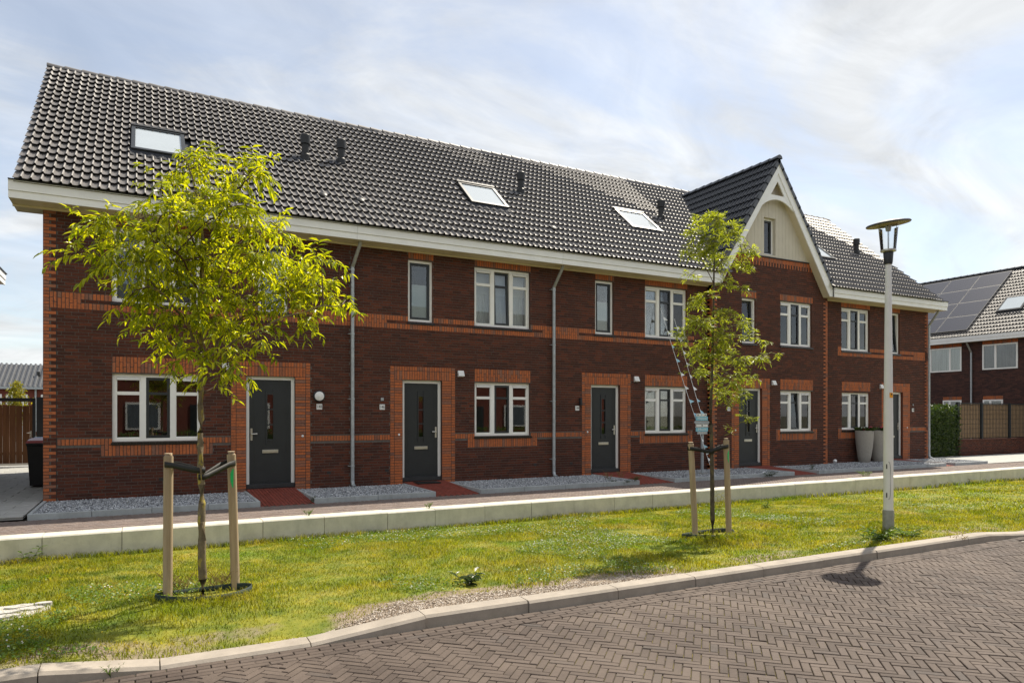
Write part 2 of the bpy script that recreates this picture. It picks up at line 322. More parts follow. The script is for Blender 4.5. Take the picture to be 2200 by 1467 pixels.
# ------------------------------------------------------------------ mesh helpers
class MB:
    def __init__(s): s.v = []; s.f = []
    def add(s, vs, fs):
        o = len(s.v); s.v += [tuple(p) for p in vs]; s.f += [tuple(i + o for i in q) for q in fs]; return s
    def box(s, x0, x1, y0, y1, z0, z1):
        return s.add([(x0, y0, z0), (x1, y0, z0), (x1, y1, z0), (x0, y1, z0), (x0, y0, z1), (x1, y0, z1), (x1, y1, z1), (x0, y1, z1)],
                     [(0, 3, 2, 1), (4, 5, 6, 7), (0, 1, 5, 4), (1, 2, 6, 5), (2, 3, 7, 6), (3, 0, 4, 7)])
    def bev(s, x0, x1, y0, y1, z0, z1, b=.008):
        """box with the twelve edges taken off"""
        xs, ys, zs = (x0, x1), (y0, y1), (z0, z1); V = []; idx = {}
        for i in (0, 1):
            for j in (0, 1):
                for k in (0, 1):
                    dx, dy, dz = (b if i == 0 else -b), (b if j == 0 else -b), (b if k == 0 else -b)
                    for a in range(3):
                        p = [xs[i] + dx, ys[j] + dy, zs[k] + dz]; p[a] = (xs[i], ys[j], zs[k])[a]
                        idx[i, j, k, a] = len(V); V.append(p)
        Fc = []
        q = lambda *k: tuple(idx[t] for t in k)
        for a in range(3):
            o1, o2 = (a + 1) % 3, (a + 2) % 3
            for e in (0, 1):
                def key(u, w):
                    t = [0, 0, 0]; t[a] = e; t[o1] = u; t[o2] = w; return (*t, a)
                f = q(key(0, 0), key(1, 0), key(1, 1), key(0, 1)); Fc.append(f if e else f[::-1])
            for u in (0, 1):
                for w in (0, 1):
                    def kk(e, ax):
                        t = [0, 0, 0]; t[a] = e; t[o1] = u; t[o2] = w; return (*t, ax)
                    f = q(kk(0, o1), kk(1, o1), kk(1, o2), kk(0, o2)); Fc.append(f if u == w else f[::-1])
        for i in (0, 1):
            for j in (0, 1):
                for k in (0, 1):
                    f = q((i, j, k, 0), (i, j, k, 1), (i, j, k, 2)); Fc.append(f if (i + j + k) % 2 else f[::-1])
        return s.add(V, Fc)
    def quad(s, *p): return s.add(p, [tuple(range(len(p)))])
    def prism(s, poly, a, b, axis='y'):
        """poly of 2-D points pushed from a to b along axis ('y': points are x,z; 'x': y,z; 'z': x,y)"""
        def P(u, w, t): return {'y': (u, t, w), 'x': (t, u, w), 'z': (u, w, t)}[axis]
        n = len(poly); V = [P(u, w, a) for u, w in poly] + [P(u, w, b) for u, w in poly]
        Fc = [tuple(range(n)), tuple(range(2 * n - 1, n - 1, -1))] + [(i, i + n, (i + 1) % n + n, (i + 1) % n) for i in range(n)]
        return s.add(V, Fc)
    def tube(s, pts, rad, n=8, cap=True):
        pts = [Vector(p) for p in pts]; rad = rad if hasattr(rad, '__len__') else [rad] * len(pts)
        rings = []; up = Vector((0, 0, 1))
        for i, p in enumerate(pts):
            d = (pts[min(i + 1, len(pts) - 1)] - pts[max(i - 1, 0)]).normalized()
            a = d.cross(up)
            if a.length < 1e-3: a = d.cross(Vector((0, 1, 0)))
            a.normalize(); b_ = a.cross(d)
            rings.append([p + (a * math.cos(t) + b_ * math.sin(t)) * rad[i] for t in (2 * math.pi * k / n for k in range(n))])
        V = [q for r in rings for q in r]; Fc = []
        for i in range(len(rings) - 1):
            for k in range(n):
                Fc.append((i * n + k, i * n + (k + 1) % n, (i + 1) * n + (k + 1) % n, (i + 1) * n + k))
        if cap: Fc += [tuple(range(n - 1, -1, -1)), tuple((len(rings) - 1) * n + k for k in range(n))]
        return s.add(V, Fc)
    def lathe(s, prof, c, n=24, M=None):
        V = []; Fc = []
        for r, z in prof:
            for k in range(n):
                t = 2 * math.pi * k / n; p = Vector((r * math.cos(t), r * math.sin(t), z))
                if M: p = M @ p
                V.append(p + Vector(c))
        for i in range(len(prof) - 1):
            for k in range(n):
                Fc.append((i * n + k, i * n + (k + 1) % n, (i + 1) * n + (k + 1) % n, (i + 1) * n + k))
        Fc += [tuple(range(n - 1, -1, -1)), tuple((len(prof) - 1) * n + k for k in range(n))]
        return s.add(V, Fc)
    def mesh(s, name, mat, org=(0, 0, 0), smooth=False):
        me = bpy.data.meshes.new(name)
        ox, oy, oz = org
        me.from_pydata([(x - ox, y - oy, z - oz) for x, y, z in s.v], [], s.f)
        if smooth: me.polygons.foreach_set('use_smooth', [True] * len(me.polygons))
        if mat: me.materials.append(MATS[mat])
        me.update()
        if smooth: me.set_sharp_from_angle(angle=R(38))
        return me
def link(name, me, parent=None, loc=None):
    o = bpy.data.objects.new(name, me); scene.collection.objects.link(o)
    if parent is not None: o.parent = parent
    if loc is not None: o.location = loc
    return o
def origin(p):
    v = Vector((0, 0, 0))
    while p is not None: v += p.location; p = p.parent
    return v
def build(mb, name, mat, parent=None, smooth=False, kind=None, loc=None):
    """one mesh object; points are given in world space whatever the parent"""
    if parent is not None:
        o = link(name, mb.mesh(name, mat, origin(parent), smooth), parent)
    else:
        loc = loc or (0, 0, 0)
        o = link(name, mb.mesh(name, mat, loc, smooth), None, loc)
    if kind: o['kind'] = kind
    return o
def thing(name, label, cat, loc, group=None):
    o = link(name, None, None, loc); o.empty_display_size = .2
    o['label'] = label; o['category'] = cat
    if group: o['group'] = group
    return o
def tag(o, label, cat, group=None):
    o['label'] = label; o['category'] = cat
    if group: o['group'] = group
    return o
def bulk(name, V, Fc, mat, parent=None, kind='stuff', smooth=False):
    """fast mesh from numpy arrays; Fc is (n, 3) or (n, 4)"""
    org = np.array(origin(parent)) if parent is not None else np.zeros(3)
    V = np.asarray(V, np.float32) - org.astype(np.float32); Fc = np.asarray(Fc, np.int32); k = Fc.shape[1]
    me = bpy.data.meshes.new(name); me.vertices.add(len(V)); me.vertices.foreach_set('co', V.ravel())
    me.loops.add(Fc.size); me.loops.foreach_set('vertex_index', Fc.ravel())
    me.polygons.add(len(Fc)); me.polygons.foreach_set('loop_start', np.arange(0, Fc.size, k, dtype=np.int32))
    me.polygons.foreach_set('use_smooth', np.full(len(Fc), bool(smooth)))
    me.update(calc_edges=True); me.materials.append(MATS[mat])
    o = link(name, me, parent)
    if kind: o['kind'] = kind
    return o
def scatter_mesh(T, Fc, mats4):
    """copy template verts T (k,3) and faces by an array of 3x4 matrices -> big V, F"""
    T = np.asarray(T, float); Fc = np.asarray(Fc); A = np.asarray(mats4, float)
    V = np.einsum('nij,kj->nki', A[:, :, :3], T) + A[:, None, :, 3]
    n, k = V.shape[:2]
    return V.reshape(-1, 3), (Fc[None] + (np.arange(n) * k)[:, None, None]).reshape(-1, Fc.shape[1])
def split_pieces(name, items, unit_me, T, TF, mat, parent, nmax=300, stuff_name=None, smooth=False):
    """items: list of (3x4 matrix, distance). The nearest nmax become objects, the rest one joined part."""
    items = sorted(items, key=lambda t: t[1]); org = origin(parent)
    for M, _ in items[:nmax]:
        o = bpy.data.objects.new(name, unit_me); scene.collection.objects.link(o); o.parent = parent
        m4 = Matrix([list(r) for r in M] + [[0, 0, 0, 1]]); m4.translation -= org; o.matrix_local = m4
    rest = items[nmax:]
    if rest:
        V, Fc = scatter_mesh(T, TF, [M for M, _ in rest]); bulk(stuff_name or name, V, Fc, mat, parent, 'stuff', smooth)
def camdist(x, y, z): return math.sqrt(x * x + y * y + (z - CAMH) ** 2)
def text_mesh(txt, size, mat, extrude=.002):
    cu = bpy.data.curves.new('lettering', 'FONT'); cu.body = txt; cu.size = size; cu.extrude = extrude; cu.align_x = 'CENTER'; cu.align_y = 'CENTER'; cu.resolution_u = 3
    to = bpy.data.objects.new('lettering', cu); scene.collection.objects.link(to)
    me = bpy.data.meshes.new_from_object(to); bpy.data.objects.remove(to); bpy.data.curves.remove(cu)
    me.materials.clear(); me.materials.append(MATS[mat]); return me

# ================================================================== the setting
WALLY = 15.45                                           # front face of the brick facade
PATHZ = 0.115
def sheet(name, mat, x0, x1, y0, y1, z, parent=None):
    o = build(MB().quad((x0, y0, z), (x1, y0, z), (x1, y1, z), (x0, y1, z)), name, mat, parent)
    if parent is None: o['kind'] = 'structure'
    return o
sheet('ground', 'ground_soil', -900, 900, -900, 900, -.50)
sheet('yard_ground', 'joint_sand', -60, 120, 11.86, 70, .06)

# lawn: falls from the road kerb to the foot of the retaining wall
nx, ny = 220, 30
xs = np.linspace(-14, 46, nx); ys = np.linspace(5.66, 11.62, ny)
V = [(x, y, lawn_z(x, y) - .006 + .012 * math.sin(x * 3.1 + y * 2.3) * math.sin(y * 4.1 - x)) for y in ys for x in xs]
Fc = [(j * nx + i, j * nx + i + 1, (j + 1) * nx + i + 1, (j + 1) * nx + i) for j in range(ny - 1) for i in range(nx - 1)]
lawn = bulk('lawn', V, Fc, 'lawn_soil', None, 'structure', True)

# street: sand bed, herringbone clinker pavers, stretcher courses along the kerb
street = sheet('street', 'street_joint', -14, 46, -3.2, 5.52, -.012)
PL, PW = .189, .063
def paver_template(b=.005, h=.03):
    T = [(0, 0, -h), (1, 0, -h), (1, 1, -h), (0, 1, -h), (0, 0, -b), (1, 0, -b), (1, 1, -b), (0, 1, -b)]
    return T
def paver_unit(name, L, W, mat, j=.006, b=.004, h=.05):
    """one paver, joints left free around it, top edges rounded off"""
    x0, x1, y0, y1 = j / 2, L - j / 2, j / 2, W - j / 2
    T = [(x0, y0, -h), (x1, y0, -h), (x1, y1, -h), (x0, y1, -h), (x0, y0, -b), (x1, y0, -b), (x1, y1, -b), (x0, y1, -b),
         (x0 + b, y0 + b, 0), (x1 - b, y0 + b, 0), (x1 - b, y1 - b, 0), (x0 + b, y1 - b, 0)]
    Q = [(8, 9, 10, 11)] + [(i, (i + 1) % 4, (i + 1) % 4 + 4, i + 4) for i in range(4)] + [(i + 4, (i + 1) % 4 + 4, (i + 1) % 4 + 8, i + 8) for i in range(4)]
    mb = MB().add(T, Q); return mb.mesh(name, mat), np.array(T), np.array(Q)
def pose(ang, x, y, z, tilt=0.0):
    c, s = math.cos(ang), math.sin(ang)
    tx, ty = random.gauss(0, tilt), random.gauss(0, tilt)
    return [[c, -s, 0, x], [s, c, 0, y], [tx, ty, 1, z]]
def herringbone(ang, inside, z, jitter=.0015, tilt=.008, L=PL, W=PW, rngi=130):
    """3:1 herringbone in the plane, turned by ang; every second brick stands across"""
    out = []; ca, sa = math.cos(ang), math.sin(ang)
    def put(lx, ly, vert):
        cx, cy = (lx + (W if vert else L) / 2, ly + (L if vert else W) / 2)
        wx, wy = ca * cx - sa * cy, sa * cx + ca * cy
        if not inside(wx, wy): return
        if vert: ox, oy, a = lx + W, ly, ang + math.pi / 2
        else: ox, oy, a = lx, ly, ang
        X, Y = ca * ox - sa * oy, sa * ox + ca * oy
        out.append((pose(a, X, Y, z + random.gauss(0, jitter), tilt), camdist(wx, wy, z)))
    a, b = np.array((W, -W)), np.array((-L, -L))
    for p in range(-rngi * 3, rngi * 3):
        for q in range(-rngi, rngi):
            o = a * p + b * q
            wx, wy = ca * o[0] - sa * o[1], sa * o[0] + ca * o[1]
            if not inside(wx, wy, .5): continue
            put(o[0], o[1], False)                                   # lying
            put(o[0] - W, o[1] + W - W - (L - W) - 0.0, True) if False else put(o[0] - W, o[1] + W - L, True)
    return out
pave_me, PT, PQ = paver_unit('paver', PL, PW, 'paver')
KY = 5.48                                               # face of the road kerb
def in_street(x, y, m=0):
    return -3.2 - m < x < 24 + m and max(1.2, 4.9 - x * .62) - m < y < KY - .012 - 4 * PW + .075 + m
items = herringbone(-R(44), in_street, 0.0)
for row in range(4):
    y = KY - .012 - (row + 1) * PW; x = -3.3 + (row % 2) * PL / 2
    while x < 24:
        items.append((pose(0, x, y, .006 + random.gauss(0, .0012), .006), camdist(x, y, 0))); x += PL + .002
# white clinkers that mark a parking bay, far along the kerb
WP = [(11.05, 5.20), (11.26, 5.20), (11.47, 5.20), (11.68, 5.20), (11.89, 5.20), (12.3, 5.0), (12.3, 4.80), (12.3, 4.6)]
for x, y in WP: items = [t for t in items if not (x - .03 < t[0][0][3] < x + .24 and y - .03 < t[0][1][3] < y + .12)]
split_pieces('paver', items, pave_me, PT, PQ, 'paver', street, 300, 'pavers_beyond')
mk_me, _, _ = paver_unit('marking_paver', .208, .10, 'white_paver')
for x, y in WP: link('marking_paver', mk_me, street, (x, y, .002))

# road kerb: concrete stones, dropped to the street near the left edge of the view
kerb = build(MB().box(-14, 46, KY + .02, KY + .20, -.2, -.05), 'kerb', 'concrete_kerb', None, kind='structure')
bounds = [-13.5, -9.5, -5.6, -3.7, -2.6, -1.62, -.62, .10, 1.15, 2.10, 3.10, 4.10, 5.10, 6.10, 7.10, 8.10, 9.10, 10.1, 10.6, 11.7, 12.7, 13.7, 15, 17, 19, 22, 26, 32, 45]
for a, b_ in zip(bounds[:-1], bounds[1:]):
    g = .004; a2, b2 = a + g, b_ - g; ha, hb = kerb_h(a + 1e-4), kerb_h(b_ - 1e-4)
    jy = random.gauss(0, .006)
    P = []
    for x, h in ((a2, ha), (b2, hb)):
        P += [(x, KY + jy, -.15), (x, KY + .012 + jy, h - .022), (x, KY + .034 + jy, h), (x, KY + .19 + jy, h + .004), (x, KY + .20 + jy, -.15)]
    mb = MB().add(P, [(0, 5, 6, 1), (1, 6, 7, 2), (2, 7, 8, 3), (3, 8, 9, 4), (0, 1, 2, 3, 4), (9, 8, 7, 6, 5)])
    build(mb, 'kerb_stone', 'concrete_kerb', kerb)

# walkway between gravel beds and wall
walk = sheet('walkway', 'joint_sand', -12, 40, 11.85, 13.42, PATHZ - .012)
wp_me, WT, WQ = paver_unit('walkway_paver', PL, PW, 'path_paver')
its = herringbone(R(45), lambda x, y, m=0: -5 - m < x < 31 + m and 11.92 - m < y < 13.38 + m, PATHZ, .001, .006, rngi=150)
split_pieces('walkway_paver', its, wp_me, WT, WQ, 'path_paver', walk, 0, 'walkway_pavers')

# driveway slabs at the left of the row, far paving at the right
drive = sheet('driveway', 'joint_sand', -9, -1.70, 13.42, 27, .165)
sl_me, ST, SQ = paver_unit('slab', .60, .40, 'slab_grey', .010, .006)
its = []
for i in range(13):
    for j in range(34):
        x = -8.91 + i * .60 - (.3 if j % 2 else 0); y = 13.43 + j * .40
        if x + .6 > -1.70: continue
        if j % 2 and x + .9 > -1.72: its.append(([[.5, 0, 0, x + .6], [0, 1, 0, y], [0, 0, 1, .185]], camdist(x, y, .18)))
        its.append((pose(0, x, y, .185 + random.gauss(0, .0015), .004), camdist(x, y, .18)))
split_pieces('slab', its, sl_me, ST, SQ, 'slab_grey', drive, 300)
sheet('side_path', 'slab_grey', 26.0, 40, 13.5, 16.4, .118)

# gravel beds with concrete edging, red clinker paths to the doors
BEDS = [(-1.66, 1.90), (2.89, 5.37), (6.40, 10.70), (11.80, 16.19), (17.20, 23.47), (23.98, 25.92)]
PATHS = [(1.90, 2.89), (5.37, 6.40), (10.70, 11.80), (16.19, 17.20), (23.47, 23.98)]
BY0, BY1, BZ = 13.45, 15.44, .205
OC = np.array([(1, 0, 0), (-1, 0, 0), (0, 1, 0), (0, -1, 0), (0, 0, 1), (0, 0, -1)], float)
OF = np.array([(0, 2, 4), (2, 1, 4), (1, 3, 4), (3, 0, 4), (2, 0, 5), (1, 2, 5), (3, 1, 5), (0, 3, 5)])
def stones(pts, r0, r1, mat, name, parent=None, kind='stuff', flat=.7):
    n = len(pts); A = rng.normal(size=(n, 3, 3)); Q, _ = np.linalg.qr(A)
    s = rng.uniform(r0, r1, (n, 1, 1)) * rng.uniform(.6, 1.15, (n, 1, 3)); M = Q * s
    M[:, 2, :] *= flat
    V, Fc = scatter_mesh(OC, OF, np.concatenate([M, np.asarray(pts)[:, :, None]], 2))
    V += rng.normal(scale=r0 * .14, size=V.shape)
    return bulk(name, V, Fc, mat, parent, kind)
edge_n = 0
for i, (x0, x1) in enumerate(BEDS):
    bed = sheet('gravel_bed', 'gravel_base', x0 + .01, x1 - .01, BY0 + .01, BY1 - .03, BZ - .03)
    ar = (x1 - x0) * 2.0; cnt = int(ar * (1500 if i < 3 else 900))
    pts = np.stack([rng.uniform(x0 + .07, x1 - .07, cnt), rng.uniform(BY0 + .08, BY1 - .03, cnt), BZ - .022 + .016 * rng.random(cnt)], 1)
    if i == 0: pts[:, 0] = np.maximum(pts[:, 0], x0 + .09)
    stones(pts, .010, .021, 'gravel_stone', 'gravel', bed)
    ed = build(MB().box(x0, x1, BY0 + .012, BY0 + .07, .03, BZ - .10), 'edging_foot', 'concrete_edge', bed)
    L = x1 - x0; n = max(2, round(L / 1.0))
    for k in range(n):
        a, b_ = x0 + L * k / n + .003, x0 + L * (k + 1) / n - .003
        build(MB().bev(a, b_, BY0, BY0 + .06, .05, BZ + .004, .006), 'edging_stone', 'concrete_edge', bed)
    for xa in (x0, x1 - .06):
        for ya, yb in ((BY0 + .063, BY0 + 1.0), (BY0 + 1.006, BY1 - .02)):
            build(MB().bev(xa, xa + .06, ya, yb, .05, BZ + .003, .006), 'edging_stone', 'concrete_edge', bed)
rp_me, RT, RQ = paver_unit('red_paver', .20, .062, 'red_paver', .007)
for x0, x1 in PATHS:
    pth = build(MB().quad((x0, BY0 - .02, .10), (x1, BY0 - .02, .10), (x1, BY1 + .10, .225), (x0, BY1 + .10, .225)), 'door_path', 'joint_sand', None, kind='structure')
    its = []; nb = int((x1 - x0) / .0625)
    for c_ in range(nb):
        y = BY0 - .02 - (.1 if c_ % 2 else 0)
        while y < BY1 + .04:
            if y > BY0 - .03:
                x = x0 + (x1 - x0) * (c_ + 1) / nb; zz_ = .112 + (y - BY0) * .062
                M = [[0, -1, 0, x], [1, 0, 0, y], [.062, random.gauss(0, .01), 1, zz_]]
                its.append((M, camdist(x, y, 0)))
            y += .204
    split_pieces('red_paver', its, rp_me, RT, RQ, 'red_paver', pth, 0, 'red_pavers')

# ================================================================== retaining wall
WTOP = lambda x: .125 + .0012 * x
rw = thing('retaining_wall', 'low pale concrete retaining wall running along the lawn before the houses', 'wall', (10, 11.6, -.3))
x = -6.6; joints = []
pj = [onY(p, 1100, 11.5).x for p in (90, 262, 430, 565, 697, 833, 935, 1042, 1142, 1233, 1320, 1402, 1478)]
xs = [pj[0] - 1.15 * k for k in range(6, 0, -1)] + pj
while xs[-1] < 44: xs.append(xs[-1] + 1.13)
for a, b_ in zip(xs[:-1], xs[1:]):
    za, zb = WTOP(a), WTOP(b_); dz = random.gauss(0, .002); dy = random.gauss(0, .004)
    a += .004; b_ -= .004; c_ = .018; y0, y1 = 11.50 + dy, 11.855
    P = []
    for xx, zt in ((a, za + dz), (b_, zb + dz)):
        P += [(xx, y0, -.45), (xx, y0, zt - c_), (xx, y0 + c_, zt), (xx, y1, zt), (xx, y1, -.45)]
    build(MB().add(P, [(0, 5, 6, 1), (1, 6, 7, 2), (2, 7, 8, 3), (3, 8, 9, 4), (0, 1, 2, 3, 4), (9, 8, 7, 6, 5)]), 'concrete_block', 'concrete_wall', rw)

# ================================================================== the terrace
CO = .0625                                              # brick course
BT = np.array([(0, 0, 0), (1, 0, 0), (1, 0, 1), (0, 0, 1), (0, 1, 0), (1, 1, 0), (1, 1, 1), (0, 1, 1)], float)
BQ = np.array([(0, 1, 2, 3), (1, 5, 6, 2), (4, 0, 3, 7), (3, 2, 6, 7), (4, 5, 1, 0)])
brick_me = {k: MB().add(BT, BQ.tolist()).mesh('brick', k) for k in ('brick_brown', 'brick_orange', 'brick_dark', 'brick_red')}
def brickM(x0, x1, z0, z1, Y):
    return [[x1 - x0, 0, 0, x0], [0, .014, 0, Y + random.gauss(0, .0009)], [0, 0, z1 - z0, z0]]
J = .0055
def soldiers(out, x0, x1, z0, z1):
    n = max(1, round((x1 - x0) / .0625)); w = (x1 - x0) / n
    for i in range(n): out.append((x0 + i * w + J, x0 + (i + 1) * w - J, z0 + J, z1 - J))
def stagger(out, x0, x1, z0, z1, ph=0):
    n = max(1, round((x1 - x0) / .0625)); w = (x1 - x0) / n
    for i in range(n):
        s = z0 + (z1 - z0) * (.36 if (i + ph) % 2 else .64)
        out.append((x0 + i * w + J, x0 + (i + 1) * w - J, z0 + J, s - J)); out.append((x0 + i * w + J, x0 + (i + 1) * w - J, s + J, z1 - J))
def stack(out, x0, x1, z0, z1):
    n = max(1, round((z1 - z0) / CO)); h = (z1 - z0) / n
    for i in range(n): out.append((x0 + J, x1 - J, z0 + i * h + J, z0 + (i + 1) * h - J))
def brown_fill(X0, X1, z0, z1f, holes, seed):
    """running bond around the holes; z1f(x0, x1) gives the top of the wall"""
    r = random.Random(seed); out = []; c_ = 0; z = z0
    ztop = max(z1f(X0, X0), z1f(X1, X1), z1f((X0 + X1) / 2, (X0 + X1) / 2))
    while z + CO <= ztop + .03:
        zm = z + CO / 2
        spans = [(X0, X1)]
        for hx0, hx1, hz0, hz1 in holes:
            if hz0 - .012 < zm < hz1 + .012:
                ns = []
                for a, b_ in spans:
                    if hx1 <= a or hx0 >= b_: ns.append((a, b_)); continue
                    if hx0 - a > .015: ns.append((a, hx0))
                    if b_ - hx1 > .015: ns.append((hx1, b_))
                spans = ns
        for a, b_ in spans:
            off = (c_ % 2) * .11 + (.055 if c_ % 4 == 3 else 0)
            k = math.floor((a - off) / .22); x = off + k * .22
            while x < b_:
                p, q = max(a, x), min(b_, x + .22)
                if q - p > .03 and z1f(p, q) > zm: out.append((p + J, q - J, z + J, z + CO - J))
                x += .22
        z += CO; c_ += 1
    return out
def in_any(x, z, rects): return any(a < x < b_ and c_ < z < d for a, b_, c_, d in rects)
def wall_sheet(X0, X1, z0, z1, holes, Y):
    cx = sorted({X0, X1, *[v for h in holes for v in h[:2] if X0 < v < X1]}); cz = sorted({z0, z1, *[v for h in holes for v in h[2:] if z0 < v < z1]})
    mb = MB()
    for a, b_ in zip(cx[:-1], cx[1:]):
        for c_, d in zip(cz[:-1], cz[1:]):
            if not in_any((a + b_) / 2, (c_ + d) / 2, holes): mb.quad((a, Y, c_), (b_, Y, c_), (b_, Y, d), (a, Y, d))
    return mb
def bars(mb, x0, x1, z0, z1, y0, y1, t, tb=None):
    tb = tb or t
    mb.box(x0, x0 + t, y0, y1, z0, z1); mb.box(x1 - t, x1, y0, y1, z0, z1)
    mb.box(x0 + t, x1 - t, y0, y1, z1 - t, z1); mb.box(x0 + t, x1 - t, y0, y1, z0, z0 + tb); return mb
def pane(parent, x0, x1, z0, z1, y):
    build(MB().box(x0, x1, y, y + .006, z0, z1), 'pane', 'window_glass', parent)
def tilt_obj(o, x, y, z, a):
    """lean an inward tilted sash back about its bottom rail"""
    me = o.data; org = origin(o); p = Vector((x, y, z)) - org; Rm = Matrix.Rotation(a, 4, 'X')
    me.transform(Matrix.Translation(p) @ Rm @ Matrix.Translation(-p))
def interior(parent, x0, x1, z0, z1, y, kind):
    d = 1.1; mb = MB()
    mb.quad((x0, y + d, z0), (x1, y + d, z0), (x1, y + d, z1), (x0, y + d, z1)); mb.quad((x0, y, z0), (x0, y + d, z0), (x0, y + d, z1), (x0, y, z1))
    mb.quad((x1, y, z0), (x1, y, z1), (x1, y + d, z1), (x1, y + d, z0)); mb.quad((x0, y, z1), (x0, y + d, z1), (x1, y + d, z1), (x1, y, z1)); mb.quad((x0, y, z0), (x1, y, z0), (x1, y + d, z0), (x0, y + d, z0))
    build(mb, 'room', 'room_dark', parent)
    if kind == 'venetian':
        z = z0 + .02; mb = MB()
        while z < z1 - .01:
            mb.add([(x0 + .02, y + .06, z), (x1 - .02, y + .06, z), (x1 - .02, y + .078, z + .014), (x0 + .02, y + .078, z + .014)], [(0, 1, 2, 3)]); z += .026
        for k in range(4):
            xx = x0 + (x1 - x0) * (.12 + .25 * k); mb.box(xx, xx + .012, y + .052, y + .056, z0 + .02, z1 - .02)
        o = build(mb, 'venetian_blind', 'slat_white', parent)
    elif kind in ('white', 'topdown', 'lower', 'film'):
        def wavy(a, b_, zz0, zz1, mat, yy):
            n = 40; mb = MB(); P = [(a + (b_ - a) * k / n, yy + .012 * math.sin(k * 1.9)) for k in range(n + 1)]
            for k in range(n): mb.quad((*P[k], zz0), (*P[k + 1], zz0), (*P[k + 1], zz1), (*P[k], zz1))
            build(mb, 'curtain', mat, parent)
        if kind == 'white': wavy(x0 + .01, x1 - .01, z0, z1, 'curtain', y + .02)
        if kind == 'topdown':
            wavy(x0 + .01, x1 - .01, z0, z1, 'curtain', y + .03); build(MB().box(x0 + .01, x1 - .01, y + .006, y + .010, z0 + (z1 - z0) * .58, z1), 'roller_blind', 'blind_white', parent)
        if kind == 'lower': build(MB().box(x0 + .01, x1 - .01, y + .004, y + .008, z0, z0 + (z1 - z0) * .62), 'privacy_film', 'film_white', parent)
        if kind == 'film': build(MB().box(x0 + .01, x1 - .01, y + .03, y + .034, z0, z1), 'privacy_film', 'film_white', parent)
    elif kind == 'darkcurtain':
        n = 14; mb = MB(); w = (x1 - x0) * .42; P = [(x0 + w * k / n, y + .10 + .015 * math.sin(k * 1.9)) for k in range(n + 1)]
        for k in range(n): mb.quad((*P[k], z0), (*P[k + 1], z0), (*P[k + 1], z1), (*P[k], z1))
        build(mb, 'curtain', 'curtain_dark', parent)
    elif kind == 'plants':
        mb = MB(); pr = random.Random(int(x0 * 100))
        for _ in range(26):
            bx = pr.uniform(x0 + .1, x1 - .1); h = pr.uniform(.08, .28); a = pr.uniform(-.08, .08)
            mb.add([(bx, y + .12, z0), (bx + .02, y + .12, z0), (bx + a, y + .15, z0 + h)], [(0, 1, 2)])
        build(mb, 'window_plants', 'leaf_weed', parent)
